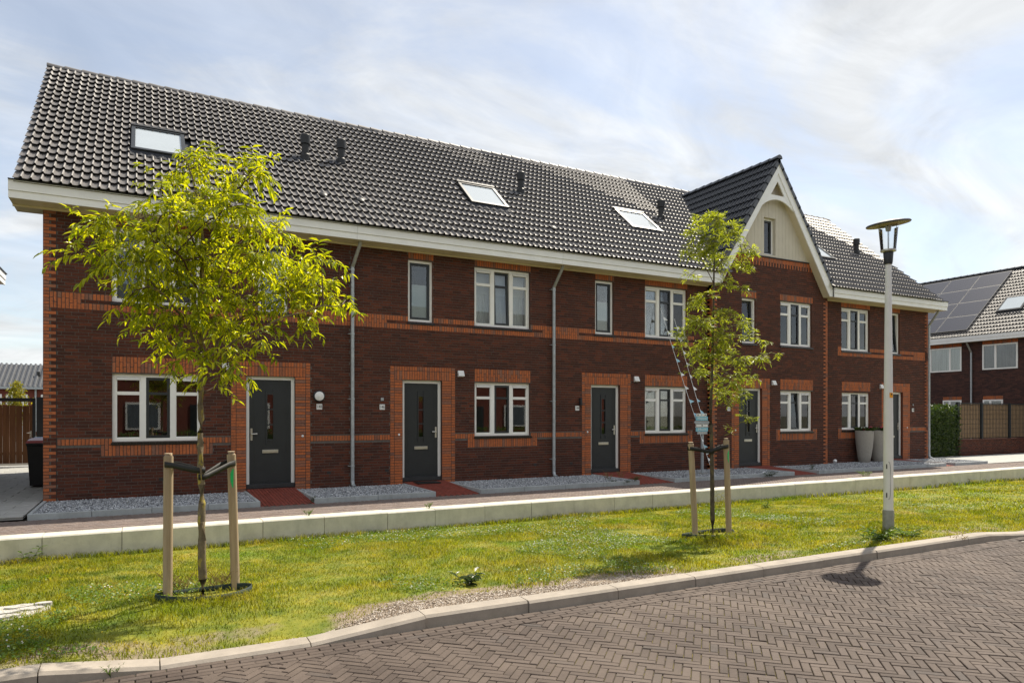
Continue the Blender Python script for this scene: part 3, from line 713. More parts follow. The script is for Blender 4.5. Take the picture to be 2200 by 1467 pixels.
def window(house, x0, x1, z0, z1, Y, kind, inside='none', tilt=0.0, sill=True):
    fy0, fy1 = Y + .065, Y + .135; t = .058
    fr = bars(MB(), x0, x1, z0, z1, fy0, fy1, t)
    if kind == 'triple':
        wi = (x1 - x0 - 2 * t - 2 * .092) / 3; m1 = x0 + t + wi; m2 = m1 + .092 + wi
        for m_ in (m1, m2): fr.box(m_, m_ + .092, fy0 + .001, fy1 - .001, z0 + t, z1 - t)
    w = build(fr, 'window', 'white_paint', house)
    if kind == 'triple':
        tz = z1 - (z1 - z0) * .285
        for a, b_ in ((x0 + t, m1), (m2 + .092, x1 - t)):
            sb = bars(MB(), a, b_, z0 + t, z1 - t, fy0 + .016, fy1 - .01, .022)
            sb.box(a + .022, b_ - .022, fy0 + .006, fy1 - .012, tz - .033, tz + .033)
            build(sb, 'sash', 'white_paint', w)
            build(MB().bev(a + .012, b_ - .012, fy0 - .012, fy0 + .03, z1 - t - .062, z1 - t - .008, .006), 'ventilation_grille', 'white_plastic', w)
            pane(w, a + .022, b_ - .022, tz + .033, z1 - t - .022, fy0 + .04); pane(w, a + .022, b_ - .022, z0 + t + .022, tz - .033, fy0 + .04)
        a, b_ = m1 + .092, m2
        sb = bars(MB(), a + .003, b_ - .003, z0 + t + .003, z1 - t - .003, fy0 + .010, fy1 - .012, .050)
        sb.box(a + .053, b_ - .053, fy0 + .014, fy1 - .014, tz - .026, tz + .026)
        so_ = build(sb, 'sash', 'anthracite', w)
        p1 = build(MB().box(a + .053, b_ - .053, fy0 + .04, fy0 + .046, tz + .026, z1 - t - .053), 'pane', 'window_glass', w)
        p2 = build(MB().box(a + .053, b_ - .053, fy0 + .04, fy0 + .046, z0 + t + .053, tz - .026), 'pane', 'window_glass', w)
        if tilt:
            for o in (so_, p1, p2): tilt_obj(o, 0, fy1, z0 + t, -tilt)
    else:
        a, b_ = x0 + t, x1 - t
        sb = bars(MB(), a + .003, b_ - .003, z0 + t + .003, z1 - t - .003, fy0 + .010, fy1 - .012, .052)
        so_ = build(sb, 'sash', 'anthracite', w)
        p1 = build(MB().box(a + .055, b_ - .055, fy0 + .04, fy0 + .046, z0 + t + .055, z1 - t - .055), 'pane', 'window_glass', w)
        if tilt:
            for o in (so_, p1): tilt_obj(o, 0, fy1, z0 + t, -tilt)
    interior(w, x0 + .02, x1 - .02, z0 + .02, z1 - .02, fy1 + .002 + (.16 if tilt else 0), inside)
    if tilt:
        mb = MB()
        for q in ((x0 + .02, x0 + .022), (x1 - .022, x1 - .02)): mb.box(*q, fy1 + .002, fy1 + .162, z0 + .02, z1 - .02)
        mb.box(x0 + .022, x1 - .022, fy1 + .002, fy1 + .162, z1 - .03, z1 - .02)
        build(mb, 'reveal_lining', 'soffit_beige', w)
    if sill:
        mb = MB(); n = max(2, round((x1 - x0) / .105)); ww = (x1 - x0 + .07) / n
        for k in range(n):
            a = x0 - .025 + k * ww
            mb.add([(a + .002, Y - .028, z0 - .062), (a + ww - .002, Y - .028, z0 - .062), (a + ww - .002, Y - .028, z0 - .022), (a + .002, Y - .028, z0 - .022), (a + .002, Y + .10, z0 - .003), (a + ww - .002, Y + .10, z0 - .003), (a + .002, Y + .10, z0 - .062), (a + ww - .002, Y + .10, z0 - .062)],
                   [(0, 1, 2, 3), (3, 2, 5, 4), (0, 3, 4, 6), (1, 7, 5, 2), (0, 6, 7, 1)])
        build(mb, 'sill', 'sill_tile', w)
    return w
def reveal(house, rects, Y):
    for x0, x1, z0, z1 in rects:
        y0, y1 = Y + .006, Y + .16
        build(MB().add([(x, y, z) for y in (y0, y1) for x, z in ((x0, z0), (x1, z0), (x1, z1), (x0, z1))], [(i, i + 4, (i + 1) % 4 + 4, (i + 1) % 4) for i in range(4)]), 'opening_reveal', 'brick_brown', house)
def door(house, x0, x1, Y, hinge_left, number, numx, brown=False):
    z0, z1 = .335, 2.622; fy0, fy1 = Y + .085, Y + .16; t = .068
    fr = MB(); fr.box(x0, x0 + t, fy0, fy1, z0, z1); fr.box(x1 - t, x1, fy0, fy1, z0, z1); fr.box(x0 + t, x1 - t, fy0, fy1, z1 - t, z1)
    d = build(fr, 'door', 'white_paint', house)
    a, b_ = x0 + t + .003, x1 - t - .003; ly = fy0 + .028
    xc = (a + b_) / 2; g0, g1 = 1.27, 2.26; gw = .062
    lf = MB(); lf.box(a, xc - gw, ly, ly + .04, z0 + .035, z1 - t - .004); lf.box(xc + gw, b_, ly, ly + .04, z0 + .035, z1 - t - .004)
    lf.box(xc - gw, xc + gw, ly, ly + .04, z0 + .035, g0); lf.box(xc - gw, xc + gw, ly, ly + .04, g1, z1 - t - .004)
    build(lf, 'door_leaf', 'door_paint', d)
    # groove lines of the pressed panel
    gr = bars(MB(), a + .09, b_ - .09, z0 + .30, z1 - t - .10, ly - .003, ly - .0005, .010); build(gr, 'panel_moulding', 'door_paint', d)
    gb = MB()
    for xx in (xc - gw - .025, xc + gw): gb.box(xx, xx + .025, ly - .014, ly - .001, g0 - .10, g1 + .10)
    hh = (g1 - g0 - .09) / 3
    for k in range(4): gb.box(xc - gw, xc + gw, ly - .012, ly + .012, g0 - .02 + k * (hh + .03), g0 + .012 + k * (hh + .03))
    build(gb, 'glazing_bars', 'anthracite', d)
    for k in range(3): build(MB().box(xc - gw, xc + gw, ly + .02, ly + .026, g0 + .012 + k * (hh + .03), g0 + .01 + k * (hh + .03) + hh), 'pane', 'window_glass', d)
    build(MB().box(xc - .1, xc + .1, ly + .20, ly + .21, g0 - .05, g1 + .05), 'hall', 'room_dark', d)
    lb = MB().bev(xc - .165, xc + .165, ly - .016, ly - .001, .985, 1.06, .005); lb.bev(xc - .14, xc + .14, ly - .022, ly - .0165, 1.0, 1.045, .002)
    build(lb, 'letterbox', 'steel', d)
    hx = a + .045 if hinge_left else b_ - .045
    hb = MB().bev(hx - .022, hx + .022, ly - .012, ly - .001, 1.26, 1.52, .008); s_ = 1 if hinge_left else -1
    hb.tube([(hx, ly - .012, 1.40), (hx, ly - .055, 1.40), (hx + s_ * .03, ly - .06, 1.40), (hx + s_ * .11, ly - .058, 1.402)], [.011, .011, .013, .016], 8)
    build(hb, 'handle', 'steel', d, True)
    th = MB().bev(x0 + .002, x1 - .002, Y + .03, Y + .20, .245, z0 - .002, .006); build(th, 'threshold', 'threshold_stone', d)
    build(MB().box(a, b_, ly - .02, ly - .001, z0 + .002, z0 + .032), 'weather_bar', 'anthracite', d)
    # number plate beside the door
    nz = 1.985
    pl = build(MB().bev(numx - .062, numx + .062, Y - .012, Y - .003, nz - .062, nz + .062, .003), 'house_number_plate', 'white_plastic', house)
    tm = text_mesh(number, .095, 'ink', .001); to = link('number', tm, pl)
    to.matrix_local = Matrix.Translation(Vector((numx, Y - .0135, nz)) - origin(house)) @ Matrix.Rotation(R(90), 4, 'X') @ Matrix.Diagonal((.78, 1.05, 1, 1))
    # bell push
    return d
def bell(house, x, Y, z=1.345):
    build(MB().lathe([(.026, 0), (.026, .008), (.018, .014), (.008, .016)], (x, Y - .004, z), 14, Matrix.Rotation(R(90), 3, 'X')), 'doorbell', 'white_plastic', house, True)
def grille(house, x, Y, z=2.80):
    mb = MB().prism([(Y - .004, z - .075), (Y - .095, z - .055), (Y - .030, z + .080), (Y - .004, z + .080)], x - .075, x + .075, 'x')
    build(mb, 'air_outlet_hood', 'white_plastic', house)

SLOPE = math.atan(.848); SC, SS = math.cos(SLOPE), math.sin(SLOPE)
EY, EZ = 14.90, 5.95; RY, RZ = 19.92, 5.95 + (19.92 - 14.90) * .848
TW, TL, TX = .298, .40, .322
def tile_template():
    us = [0, .30, .52, .66, .80, .92, 1.0]; zs = [.000, -.002, .000, .012, .040, .030, .000]
    P = [(TW / 2 * (w + u), z) for w in (0, 1) for u, z in zip(us, zs)][0:7] + [(TW / 2 * (1 + u), z) for u, z in zip(us, zs)][1:]
    T = []; n = len(P)
    for x, z in P: T.append((x, 0, z + .066))
    for x, z in P: T.append((x, TL, z + .004))
    for x, z in P: T.append((x, .003, z + .052))
    for x, z in P: T.append((x, 0, z + .066))
    Q = [(i, i + 1, n + i + 1, n + i) for i in range(n - 1)] + [(2 * n + i, 2 * n + i + 1, 3 * n + i + 1, 3 * n + i) for i in range(n - 1)]
    return np.array(T), np.array(Q)
TT, TQ = tile_template()
tile_me = MB().add(TT, TQ.tolist()).mesh('roof_tile', 'roof_tile', smooth=True); gtile_me = MB().add(TT, TQ.tolist()).mesh('roof_tile', 'tile_unlit', smooth=True)
XT0, XT1 = -2.045, 25.80
GX, GH, GS, GY0 = 17.35, 9.70, 1.45, 15.02             # gable: ridge line, height, slope and front verge
def gable_z(x): return GH - abs(x - GX) * GS
def roof_field(house, x0, x1, skips):
    roof = MB()
    if x0 < GX < x1: roof.quad((x0, EY + .02, EZ - .02), (GX, 14.9 + (GH - EZ) / .848, GH - .03), (x1, EY + .02, EZ - .02), (x1, RY, RZ - .02), (x0, RY, RZ - .02))
    else: roof.quad((x0, EY + .02, EZ - .02), (x1, EY + .02, EZ - .02), (x1, RY, RZ - .02), (x0, RY, RZ - .02))
    roof.quad((x0, RY, RZ - .021), (x1, RY, RZ - .021), (x1, 2 * RY - EY, EZ), (x0, 2 * RY - EY, EZ))
    ro = build(roof, 'roof', 'tile_unlit', house)
    its = []; nrow = 20
    k0 = math.ceil((x0 - XT0) / TW - .5); k1 = math.ceil((x1 - XT0) / TW - .5)
    for k in range(max(0, k0), k1):
        x = XT0 + k * TW
        if x + TW > XT1 + .02: continue
        for r_ in range(nrow):
            s = -.03 + r_ * TX; y = EY + s * SC; z = EZ + s * SS
            ym, zm, xm = y + .16 * SC, z + .16 * SS, x + TW / 2
            if any(a - .10 < xm < b_ + .10 and c_ - .02 < ym < d - .10 for a, b_, c_, d in skips): continue
            if GX - 2.7 < xm < GX + 2.7 and gable_z(xm) > zm + .42: continue
            sc = min(1.0, (6.58 - s) / TL) if r_ == nrow - 1 else 1.0
            M = [[1, 0, 0, x], [0, SC * sc, -SS, y], [0, SS * sc, SC, z]]
            its.append((M, camdist(xm, ym, zm) if not (GX - 3 < xm < GX + 3 and gable_z(xm) > zm - .1) else 99))
    split_pieces('roof_tile', its, tile_me, TT, TQ, 'roof_tile', ro, 300, 'roof_tiles_beyond', True)
    # ridge caps
    k0 = math.ceil((x0 - XT0) / .36 - .5); k1 = math.ceil((x1 - XT0) / .36 - .5)
    for k in range(max(0, k0), k1):
        x = XT0 - .01 + k * .36
        if x > XT1 - .05: continue
        mb = MB(); n = 8; P = []
        for xx, rr, dz in ((x, .118, .006), (x + .40, .100, 0)):
            P += [(xx, RY - rr * math.cos(math.pi * t / n) * 1.15, RZ - .075 + dz + rr * math.sin(math.pi * t / n)) for t in range(n + 1)]
        mb.add(P, [(i, i + n + 1, i + n + 2, i + 1) for i in range(n)] + [tuple(range(n + 1)), tuple(range(2 * n + 1, n, -1))])
        build(mb, 'ridge_tile', 'roof_tile', ro, True)
    return ro
def onroof(x, y, h):
    """point h above the tiled plane"""
    return Vector((x, y - h * SS, EZ + (y - EY) * .848 + h * SC))
def slab_on_roof(mb, x0, x1, y0, y1, h0, h1):
    P = [onroof(x, y, h) for h in (h0, h1) for x, y in ((x0, y0), (x1, y0), (x1, y1), (x0, y1))]
    return mb.add(P, [(0, 3, 2, 1), (4, 5, 6, 7), (0, 1, 5, 4), (1, 2, 6, 5), (2, 3, 7, 6), (3, 0, 4, 7)])
def skylight(house, x0, x1, y0, y1):
    mb = MB(); t = .075
    for a in ((x0, x0 + t, y0, y1), (x1 - t, x1, y0, y1), (x0 + t, x1 - t, y0, y0 + t * .8), (x0 + t, x1 - t, y1 - t * .8, y1)): slab_on_roof(mb, *a, .0, .115)
    s_ = build(mb, 'skylight', 'anthracite', house)
    build(slab_on_roof(MB(), x0 + t, x1 - t, y0 + t * .8, y1 - t * .8, .05, .09), 'pane', 'skylight_glass', s_)
    build(slab_on_roof(MB(), x0 - .02, x1 + .02, y1 - .01, y1 + .05, .02, .135), 'top_cover', 'black_plastic', s_)
    ap = MB(); n = 24; P = []
    for k in range(n + 1):
        xx = x0 - .08 + (x1 - x0 + .16) * k / n; w = .016 * math.sin(k * 2 * math.pi / 4)
        P += [onroof(xx, y0 - .14, .042 + w), onroof(xx, y0 + .01, .07)]
    ap.add(P, [(2 * k, 2 * k + 2, 2 * k + 3, 2 * k + 1) for k in range(n)]); build(ap, 'lead_apron', 'lead', s_)
def vent(house, px, py):
    r = ray(px, py); t = .848; k = (EZ - EY * t - CAMH) / (r[2] - r[1] * t); x, y, z = r[0] * k, r[1] * k, CAMH + r[2] * k
    v = build(MB().lathe([(.115, -.12), (.115, .14), (.088, .17), (.088, .40), (.118, .405), (.118, .62), (.10, .64)], (x, y, z), 18), 'vent_pipe', 'black_plastic', house, True)
    build(slab_on_roof(MB(), x - .32, x + .12, y - .12, y + .14, .035, .06), 'flashing', 'lead', v)
def fascia(house, x0, x1, endL=False, endR=False):
    g = .0022; a, b_ = (x0 if endL else x0 + g), (x1 if endR else x1 - g)
    f_ = build(MB().box(a, b_, 14.958, 14.985, 5.648, 5.776), 'fascia', 'fascia_white', house)
    build(MB().box(a, b_, 14.935, 14.985, 5.780, 5.958), 'gutter_board', 'fascia_white', f_)
    build(MB().box(a, b_, 14.90, 14.99, 5.961, 5.976), 'gutter_lip', 'black_plastic', f_)
    build(MB().box(a, b_, 14.987, WALLY + .02, 5.650, 5.662), 'soffit', 'soffit_beige', f_)
    build(MB().box(a, b_, WALLY - .045, WALLY - .004, 5.615, 5.648), 'cornice_strip', 'soffit_beige', f_)
    for e, xe, s_ in ((endL, x0, 1), (endR, x1, -1)):
        if e:
            xa, xb = (xe, xe + .03) if s_ > 0 else (xe - .03, xe)
            build(MB().box(xa, xb, 14.987, 15.96, 5.664, 5.955), 'end_board', 'fascia_white', f_)
            build(MB().box(min(xa, xe + s_ * .5), max(xb, xe + s_ * .5), WALLY + .022, 15.96, 5.650, 5.662), 'end_soffit', 'soffit_beige', f_)
def downpipe(house, x, bot=.20):
    y = WALLY - .075; p = [(x + .10, 15.10, 5.66), (x + .095, 15.11, 5.58), (x, y, 5.12), (x, y, bot + .12), (x, y - .03, bot + .04), (x + .02, y - .10, bot)]
    d = build(MB().tube([p[2], p[3]], .040, 14), 'downpipe', 'zinc', house, True)
    build(MB().tube(p[:3], .040, 12), 'swan_neck', 'zinc_dull', d, True)
    build(MB().tube(p[3:], .043, 12), 'shoe', 'zinc', d, True)
    for z in (5.06, 3.62, 2.16, .66):
        mb = MB().lathe([(.047, -.02), (.047, .02)], (x, y, z), 14); mb.tube([(x - .04, y, z), (x - .085, y, z), (x - .085, WALLY, z)], .008, 6)
        build(mb, 'bracket', 'zinc', d)
def terrace_house(idx, label, X0, X1, Y, wins, dr, orange, extra_holes=(), ztop=None, indiv=300, loc=None):
    h = thing('terraced_house', label, 'house', loc or ((X0 + X1) / 2, Y, .1), 'row of terraced brick houses')
    opens = [(w[0], w[1], w[2], w[3]) for w in wins] + ([(dr[0], dr[1], .24, 2.622)] if dr else []) + list(extra_holes)
    ob = []
    for fn, *a in orange: fn(ob, *a)
    zt = ztop or (lambda a, b_: 5.66)
    oh = [(a[0], a[1], a[2], a[3]) for fn, *a in orange]
    br = brown_fill(X0, X1, .12, zt, opens + oh, idx)
    zmax = max(zt(X0, X0), zt((X0 + X1) / 2, (X0 + X1) / 2), zt(GX, GX) if X0 < GX < X1 else 0)
    if ztop is None: wm = wall_sheet(X0, X1, .02, zmax + .02, opens, Y + .006)
    else:
        wm = wall_sheet(X0, X1, .02, 5.66, [o for o in opens if o[2] < 5.6], Y + .006)
        wm.quad((X0, Y + .006, 5.66), (X1, Y + .006, 5.66), (GX + (GH - 6.74) / GS, Y + .006, 6.72), (GX - (GH - 6.74) / GS, Y + .006, 6.72))
    # shell: end walls and back
    yb = 2 * RY - WALLY
    for xx in (X0, X1):
        wm.add([(xx, Y + .006, .02), (xx, yb, .02), (xx, yb, 5.7), (xx, RY, 9.9), (xx, Y + .006, 5.7)], [(0, 1, 2, 3, 4)])
    wm.quad((X0, yb, .02), (X1, yb, .02), (X1, yb, 5.7), (X0, yb, 5.7))
    wall = build(wm, 'wall', 'mortar', h)
    its = [(brickM(*b_, Y), camdist(b_[0], Y, b_[2])) for b_ in br]
    split_pieces('brick', its, brick_me['brick_brown'], BT, BQ, 'brick_brown', wall, indiv, 'bricks_beyond')
    its = [(brickM(*b_, Y - .001), camdist(b_[0], Y, b_[2])) for b_ in ob]
    split_pieces('orange_brick', its, brick_me['brick_orange'], BT, BQ, 'brick_orange', wall, indiv, 'orange_bricks_beyond')
    jb = MB()
    for a, b_, c_, d in oh: jb.quad((a, Y + .003, c_), (b_, Y + .003, c_), (b_, Y + .003, d), (a, Y + .003, d))
    build(jb, 'raked_joint_shade', 'ink', wall, kind='stuff')  # near-black sheet paints the shade of deep-raked mortar between the orange bricks
    reveal(h, opens, Y)
    return h
def surround(x0, x1, dx0, dx1):
    """orange brick surround of a door between dx0 and dx1"""
    a, b_ = x0 + .103, x1 - .103
    return [(stack, x0, a, .12, 2.94), (stack, a, dx0, .12, 2.625), (stack, dx1, b_, .12, 2.625), (stack, b_, x1, .12, 2.94),
            (soldiers, a, b_, 2.625, 2.835), (soldiers, a, b_, 2.835, 2.94)]
def gf_window(x0, x1, stubL=.19, stubR=.19):
    o = [(stagger, x0 - .002, x1 + .01, 2.625, 2.94), (soldiers, x0, x1 + .02, 1.005, 1.215)]
    if stubL: o.append((stagger, x0 - stubL, x0, 1.005, 1.35))
    if stubR: o.append((stagger, x1 + .02, x1 + .02 + stubR, 1.005, 1.35))
    return o
BL0, BL1 = 1.225, 1.35
UB = ((3.806, 3.93), (3.993, 4.117))
def belt(x0, x1): return [(soldiers, x0, x1, *UB[0]), (soldiers, x0, x1, *UB[1])]
def quoin(x0, x1, z0, z1, side, skip=()):
    o = []; z = z0; k = 0
    while z + CO < z1:
        if not any(a < z + .03 < b_ for a, b_ in skip):
            if k % 2: o.append((stack, x0, x1, z, z + CO))
            else: o.append((stack, x0, x0 + .103, z, z + CO) if side == 'L' else (stack, x1 - .103, x1, z, z + CO))
        z += CO; k += 1
    return o
HB = [-1.662, 4.10, 9.40, 14.83, 19.95, 25.79]
# ---- number 148
W = [(-.545, 1.04, 1.285, 2.605, 'triple', 'plants', 0), (-.55, 1.03, 4.0, 5.452, 'triple', 'darkcurtain', 0), (2.136, 2.736, 4.0, 5.452, 'narrow', 'film', 0)]
O = gf_window(-.545, 1.04) + surround(1.594, 3.219, 1.896, 2.893)
O += [(soldiers, -1.44, -.735, BL0, BL1), (soldiers, 1.25, 1.594, BL0, BL1), (soldiers, 3.219, 4.10, BL0, BL1)]
O += [(stagger, -1.56, -1.06, 3.806, 4.117), (soldiers, -1.06, -.55, *UB[1]), (soldiers, -1.06, 3.45, *UB[0]), (soldiers, 1.05, 2.136, *UB[1]), (soldiers, 2.76, 3.45, *UB[1]), (stagger, 3.45, 4.10, 3.806, 4.117), (stack, -1.662, -1.56, 3.806, 4.117)]
O += [(soldiers, -.55, 1.04, 5.47, 5.66), (soldiers, 2.13, 2.75, 5.47, 5.66)]
O += quoin(-1.662, -1.452, .12, 5.66, 'L', ((3.80, 4.12), (1.225, 1.35)))
h148 = terrace_house(148, 'dark brick row house at the left end, round white lamp by its door numbered 148', HB[0], HB[1], WALLY, W, (1.896, 2.893), O)
for w in W: window(h148, *w[:4], WALLY, w[4], w[5], w[6])
door(h148, 1.896, 2.893, WALLY, True, '148', 3.41); bell(h148, 3.05, WALLY); grille(h148, 1.50, WALLY)
wlamp = build(MB().lathe([(.125, 0), (.125, .05), (.105, .062), (.1, .05)], (3.40, WALLY - .002, 2.216), 28, Matrix.Rotation(R(90), 3, 'X')), 'wall_lamp', 'lamp_black', h148, True)
build(MB().lathe([(.105, .05), (.098, .072), (.07, .086), (.0, .092)], (3.40, WALLY - .002, 2.216), 28, Matrix.Rotation(R(90), 3, 'X')), 'diffuser', 'white_plastic', wlamp, True)
roof_field(h148, XT0, HB[1], [(-.24, .80, 16.45, 17.42)]); skylight(h148, -.24, .80, 16.45, 17.42); vent(h148, 656, 346)
fascia(h148, -2.12, HB[1] + .02, True)
build(MB().box(-1.455, -1.447, WALLY - .0025, WALLY + .004, .16, 5.62), 'expansion_joint', 'ink', h148)
# ---- number 146
W = [(7.185, 8.751, 1.285, 2.605, 'triple', 'none', 0), (7.18, 8.751, 4.0, 5.452, 'triple', 'topdown', .055), (5.466, 6.084, 4.0, 5.452, 'narrow', 'lower', 0)]
O = gf_window(7.185, 8.751) + surround(5.026, 6.663, 5.332, 6.317)
O += [(soldiers, 4.10, 5.026, BL0, BL1), (soldiers, 6.663, 6.995, BL0, BL1), (soldiers, 8.97, 9.40, BL0, BL1)]
O += [(stagger, 4.10, 4.95, 3.806, 4.117), (soldiers, 4.95, 5.466, *UB[1]), (soldiers, 4.95, 9.12, *UB[0]), (soldiers, 6.10, 7.18, *UB[1]), (soldiers, 8.77, 9.12, *UB[1]), (stagger, 9.12, 9.40, 3.806, 4.117)]
O += [(soldiers, 7.18, 8.77, 5.47, 5.66), (soldiers, 5.466, 6.10, 5.47, 5.66)]
h146 = terrace_house(146, 'dark brick row house numbered 146 with a black doormat, second from the left', HB[1], HB[2], WALLY, W, (5.332, 6.317), O)
for w in W: window(h146, *w[:4], WALLY, w[4], w[5], w[6])
door(h146, 5.332, 6.317, WALLY, False, '146', 4.837); bell(h146, 5.239, WALLY); grille(h146, 6.80, WALLY)
build(MB().bev(4.80, 4.87, WALLY - .03, WALLY - .002, 2.13, 2.20, .006), 'wall_socket', 'zinc', h146)
roof_field(h146, HB[1], HB[2], [(7.55, 8.65, 16.48, 17.42)]); skylight(h146, 7.55, 8.65, 16.48, 17.42); vent(h146, 733, 355)
fascia(h146, HB[1] + .02, HB[2] + .02); downpipe(h146, 4.13)
# ---- number 144
W = [(12.478, 14.025, 1.285, 2.605, 'triple', 'venetian', 0), (12.478, 14.025, 4.0, 5.452, 'triple', 'venetian', 0), (10.777, 11.385, 4.0, 5.452, 'narrow', 'lower', 0)]
O = gf_window(12.478, 14.025) + surround(10.34, 11.97, 10.64, 11.602)
O += [(soldiers, 9.40, 10.34, BL0, BL1), (soldiers, 11.97, 12.288, BL0, BL1)]
O += [(stagger, 9.40, 10.25, 3.806, 4.117), (soldiers, 10.25, 10.777, *UB[1]), (soldiers, 10.25, 14.30, *UB[0]), (soldiers, 11.40, 12.478, *UB[1]), (soldiers, 14.04, 14.30, *UB[1])]
O += [(soldiers, 12.478, 14.04, 5.47, 5.66), (soldiers, 10.777, 11.40, 5.47, 5.66)]
h144 = terrace_house(144, 'dark brick row house numbered 144 with venetian blinds, left of the gabled one', HB[2], HB[3], WALLY, W, (10.64, 11.602), O)
for w in W: window(h144, *w[:4], WALLY, w[4], w[5], w[6])
door(h144, 10.64, 11.602, WALLY, False, '144', 10.19); bell(h144, 10.52, WALLY); grille(h144, 12.15, WALLY)
build(MB().bev(10.245, 10.305, WALLY - .09, WALLY - .002, 2.07, 2.26, .01), 'wall_lamp', 'lamp_black', h144)
roof_field(h144, HB[2], HB[3], [(12.82, 13.95, 16.52, 17.44)]); skylight(h144, 12.82, 13.95, 16.52, 17.44); vent(h144, 1119, 418)
fascia(h144, HB[2] + .02, 14.83); downpipe(h144, 9.42)
# ---- number 142, with the gable
BAY = 15.27
W = [(17.727, 19.215, 1.285, 2.565, 'triple', 'film', .07), (17.727, 19.18, 4.0, 5.40, 'triple', 'white', 0), (16.05, 16.64, 4.0, 5.37, 'narrow', 'white', .07)]
O = [(stagger, 17.72, 19.235, 2.60, 2.94), (soldiers, 17.727, 19.24, 1.005, 1.215), (stagger, 17.53, 17.72, 1.005, 1.35), (stagger, 19.24, 19.43, 1.005, 1.35)]
O += surround(15.62, 17.25, 15.93, 16.91) + [(soldiers, 17.70, 19.22, 5.42, 5.61), (soldiers, 16.02, 16.66, 5.39, 5.58)]
O += quoin(14.83, 15.03, .12, 5.6, 'L') + quoin(19.74, 19.95, .12, 5.6, 'R')
xb = (GH - 6.70) / GS - .1
for k in range(int(2 * xb / .0625)):
    x = GX - xb + k * .0625; O.append((stack, x, x + .0625, 6.56 if k % 2 else 6.43, 6.70))
stack_one = lambda out, x0, x1, z0, z1: out.append((x0 + J, x1 - J, z0 + J, z1 - J))
O = [((stack_one, *a) if (fn is stack and a[1] - a[0] < .07) else (fn, *a)) for fn, *a in O]
gtop = lambda a, b_: min(6.70, GH - .12 - max(abs(a - GX), abs(b_ - GX)) * GS)
h142 = terrace_house(142, 'projecting brick row house with a steep front gable and arched pale bargeboards', HB[3], HB[4], BAY, W, (15.93, 16.91), O, (), gtop, 300)
for w in W: window(h142, *w[:4], BAY, w[4], w[5], w[6])
door(h142, 15.93, 16.91, BAY, False, '142', 15.50); bell(h142, 15.78, BAY); grille(h142, 17.40, BAY)
mb = MB()                                               # cheeks of the projecting bay
for xx in (14.83, 19.95): mb.quad((xx, BAY + .006, .02), (xx, WALLY + .05, .02), (xx, WALLY + .05, 5.66), (xx, BAY + .006, 5.66))
build(mb, 'bay_cheek', 'brick_brown', h142)
its = []; z = .12; k = 0
while z < 5.55:
    w_ = .20 if k % 2 else .10
    its.append(([[0, .014, 0, 14.826], [-(w_ - 2 * J), 0, 0, BAY + w_ - J], [0, 0, CO - 2 * J, z + J]], 20)); z += CO; k += 1
V, Fc = scatter_mesh(BT, BQ, [t[0] for t in its]); bulk('corner_bricks', V, Fc, 'brick_orange', h142)
# gable front: cladding boards, window, bargeboards, arch, soffit
CLZ = 6.72; n = 26; half = (GH - .1 - CLZ) / GS; bw = 2 * half / n
gwx0, gwx1, gwz0, gwz1 = 17.00, 17.50, 6.80, 7.95
clad = build(MB().box(GX - half + .1, GX + half - .1, BAY + .11, BAY + .13, CLZ, CLZ + .02), 'gable_cladding', 'cladding_beige', h142)
for k in range(n):
    a, b_ = GX - half + k * bw + .0025, GX - half + (k + 1) * bw - .0025
    ta, tb_ = GH - .1 - abs(a - GX) * GS, GH - .1 - abs(b_ - GX) * GS
    segs = [(a, b_, CLZ + .021, None)]
    if a < gwx1 and b_ > gwx0:
        segs = []
        if a < gwx0 - .01: segs.append((a, gwx0, CLZ + .021, None))
        if b_ > gwx1 + .01: segs.append((gwx1, b_, CLZ + .021, None))
        segs += [(max(a, gwx0), min(b_, gwx1), CLZ + .021, gwz0), (max(a, gwx0), min(b_, gwx1), gwz1, None)]
    for p, q, zb, zt_ in segs:
        if q - p < .004: continue
        tp, tq = (GH - .1 - abs(p - GX) * GS, GH - .1 - abs(q - GX) * GS) if zt_ is None else (zt_, zt_)
        if min(tp, tq) <= zb: continue
        build(MB().prism([(p, zb), (q, zb), (q, tq), (p, tp)], BAY + .005, BAY + .03, 'y'), 'cladding_board', 'cladding_beige', clad)
mb = MB()
for a in ((gwx0 - .012, gwx0, gwz0, gwz1), (gwx1, gwx1 + .012, gwz0, gwz1), (gwx0, gwx1, gwz1, gwz1 + .012)): mb.box(a[0], a[1], BAY + .031, BAY + .15, a[2], a[3])
build(mb, 'opening_lining', 'cladding_beige', h142)
gw = window(h142, gwx0 + .002, gwx1 - .002, gwz0, gwz1 - .002, BAY + .05, 'narrow', 'none', 0, False)
build(MB().box(GX - half - .02, GX + half + .02, BAY - .03, BAY + .08, CLZ - .02, CLZ - .002), 'flashing_strip', 'black_plastic', h142)
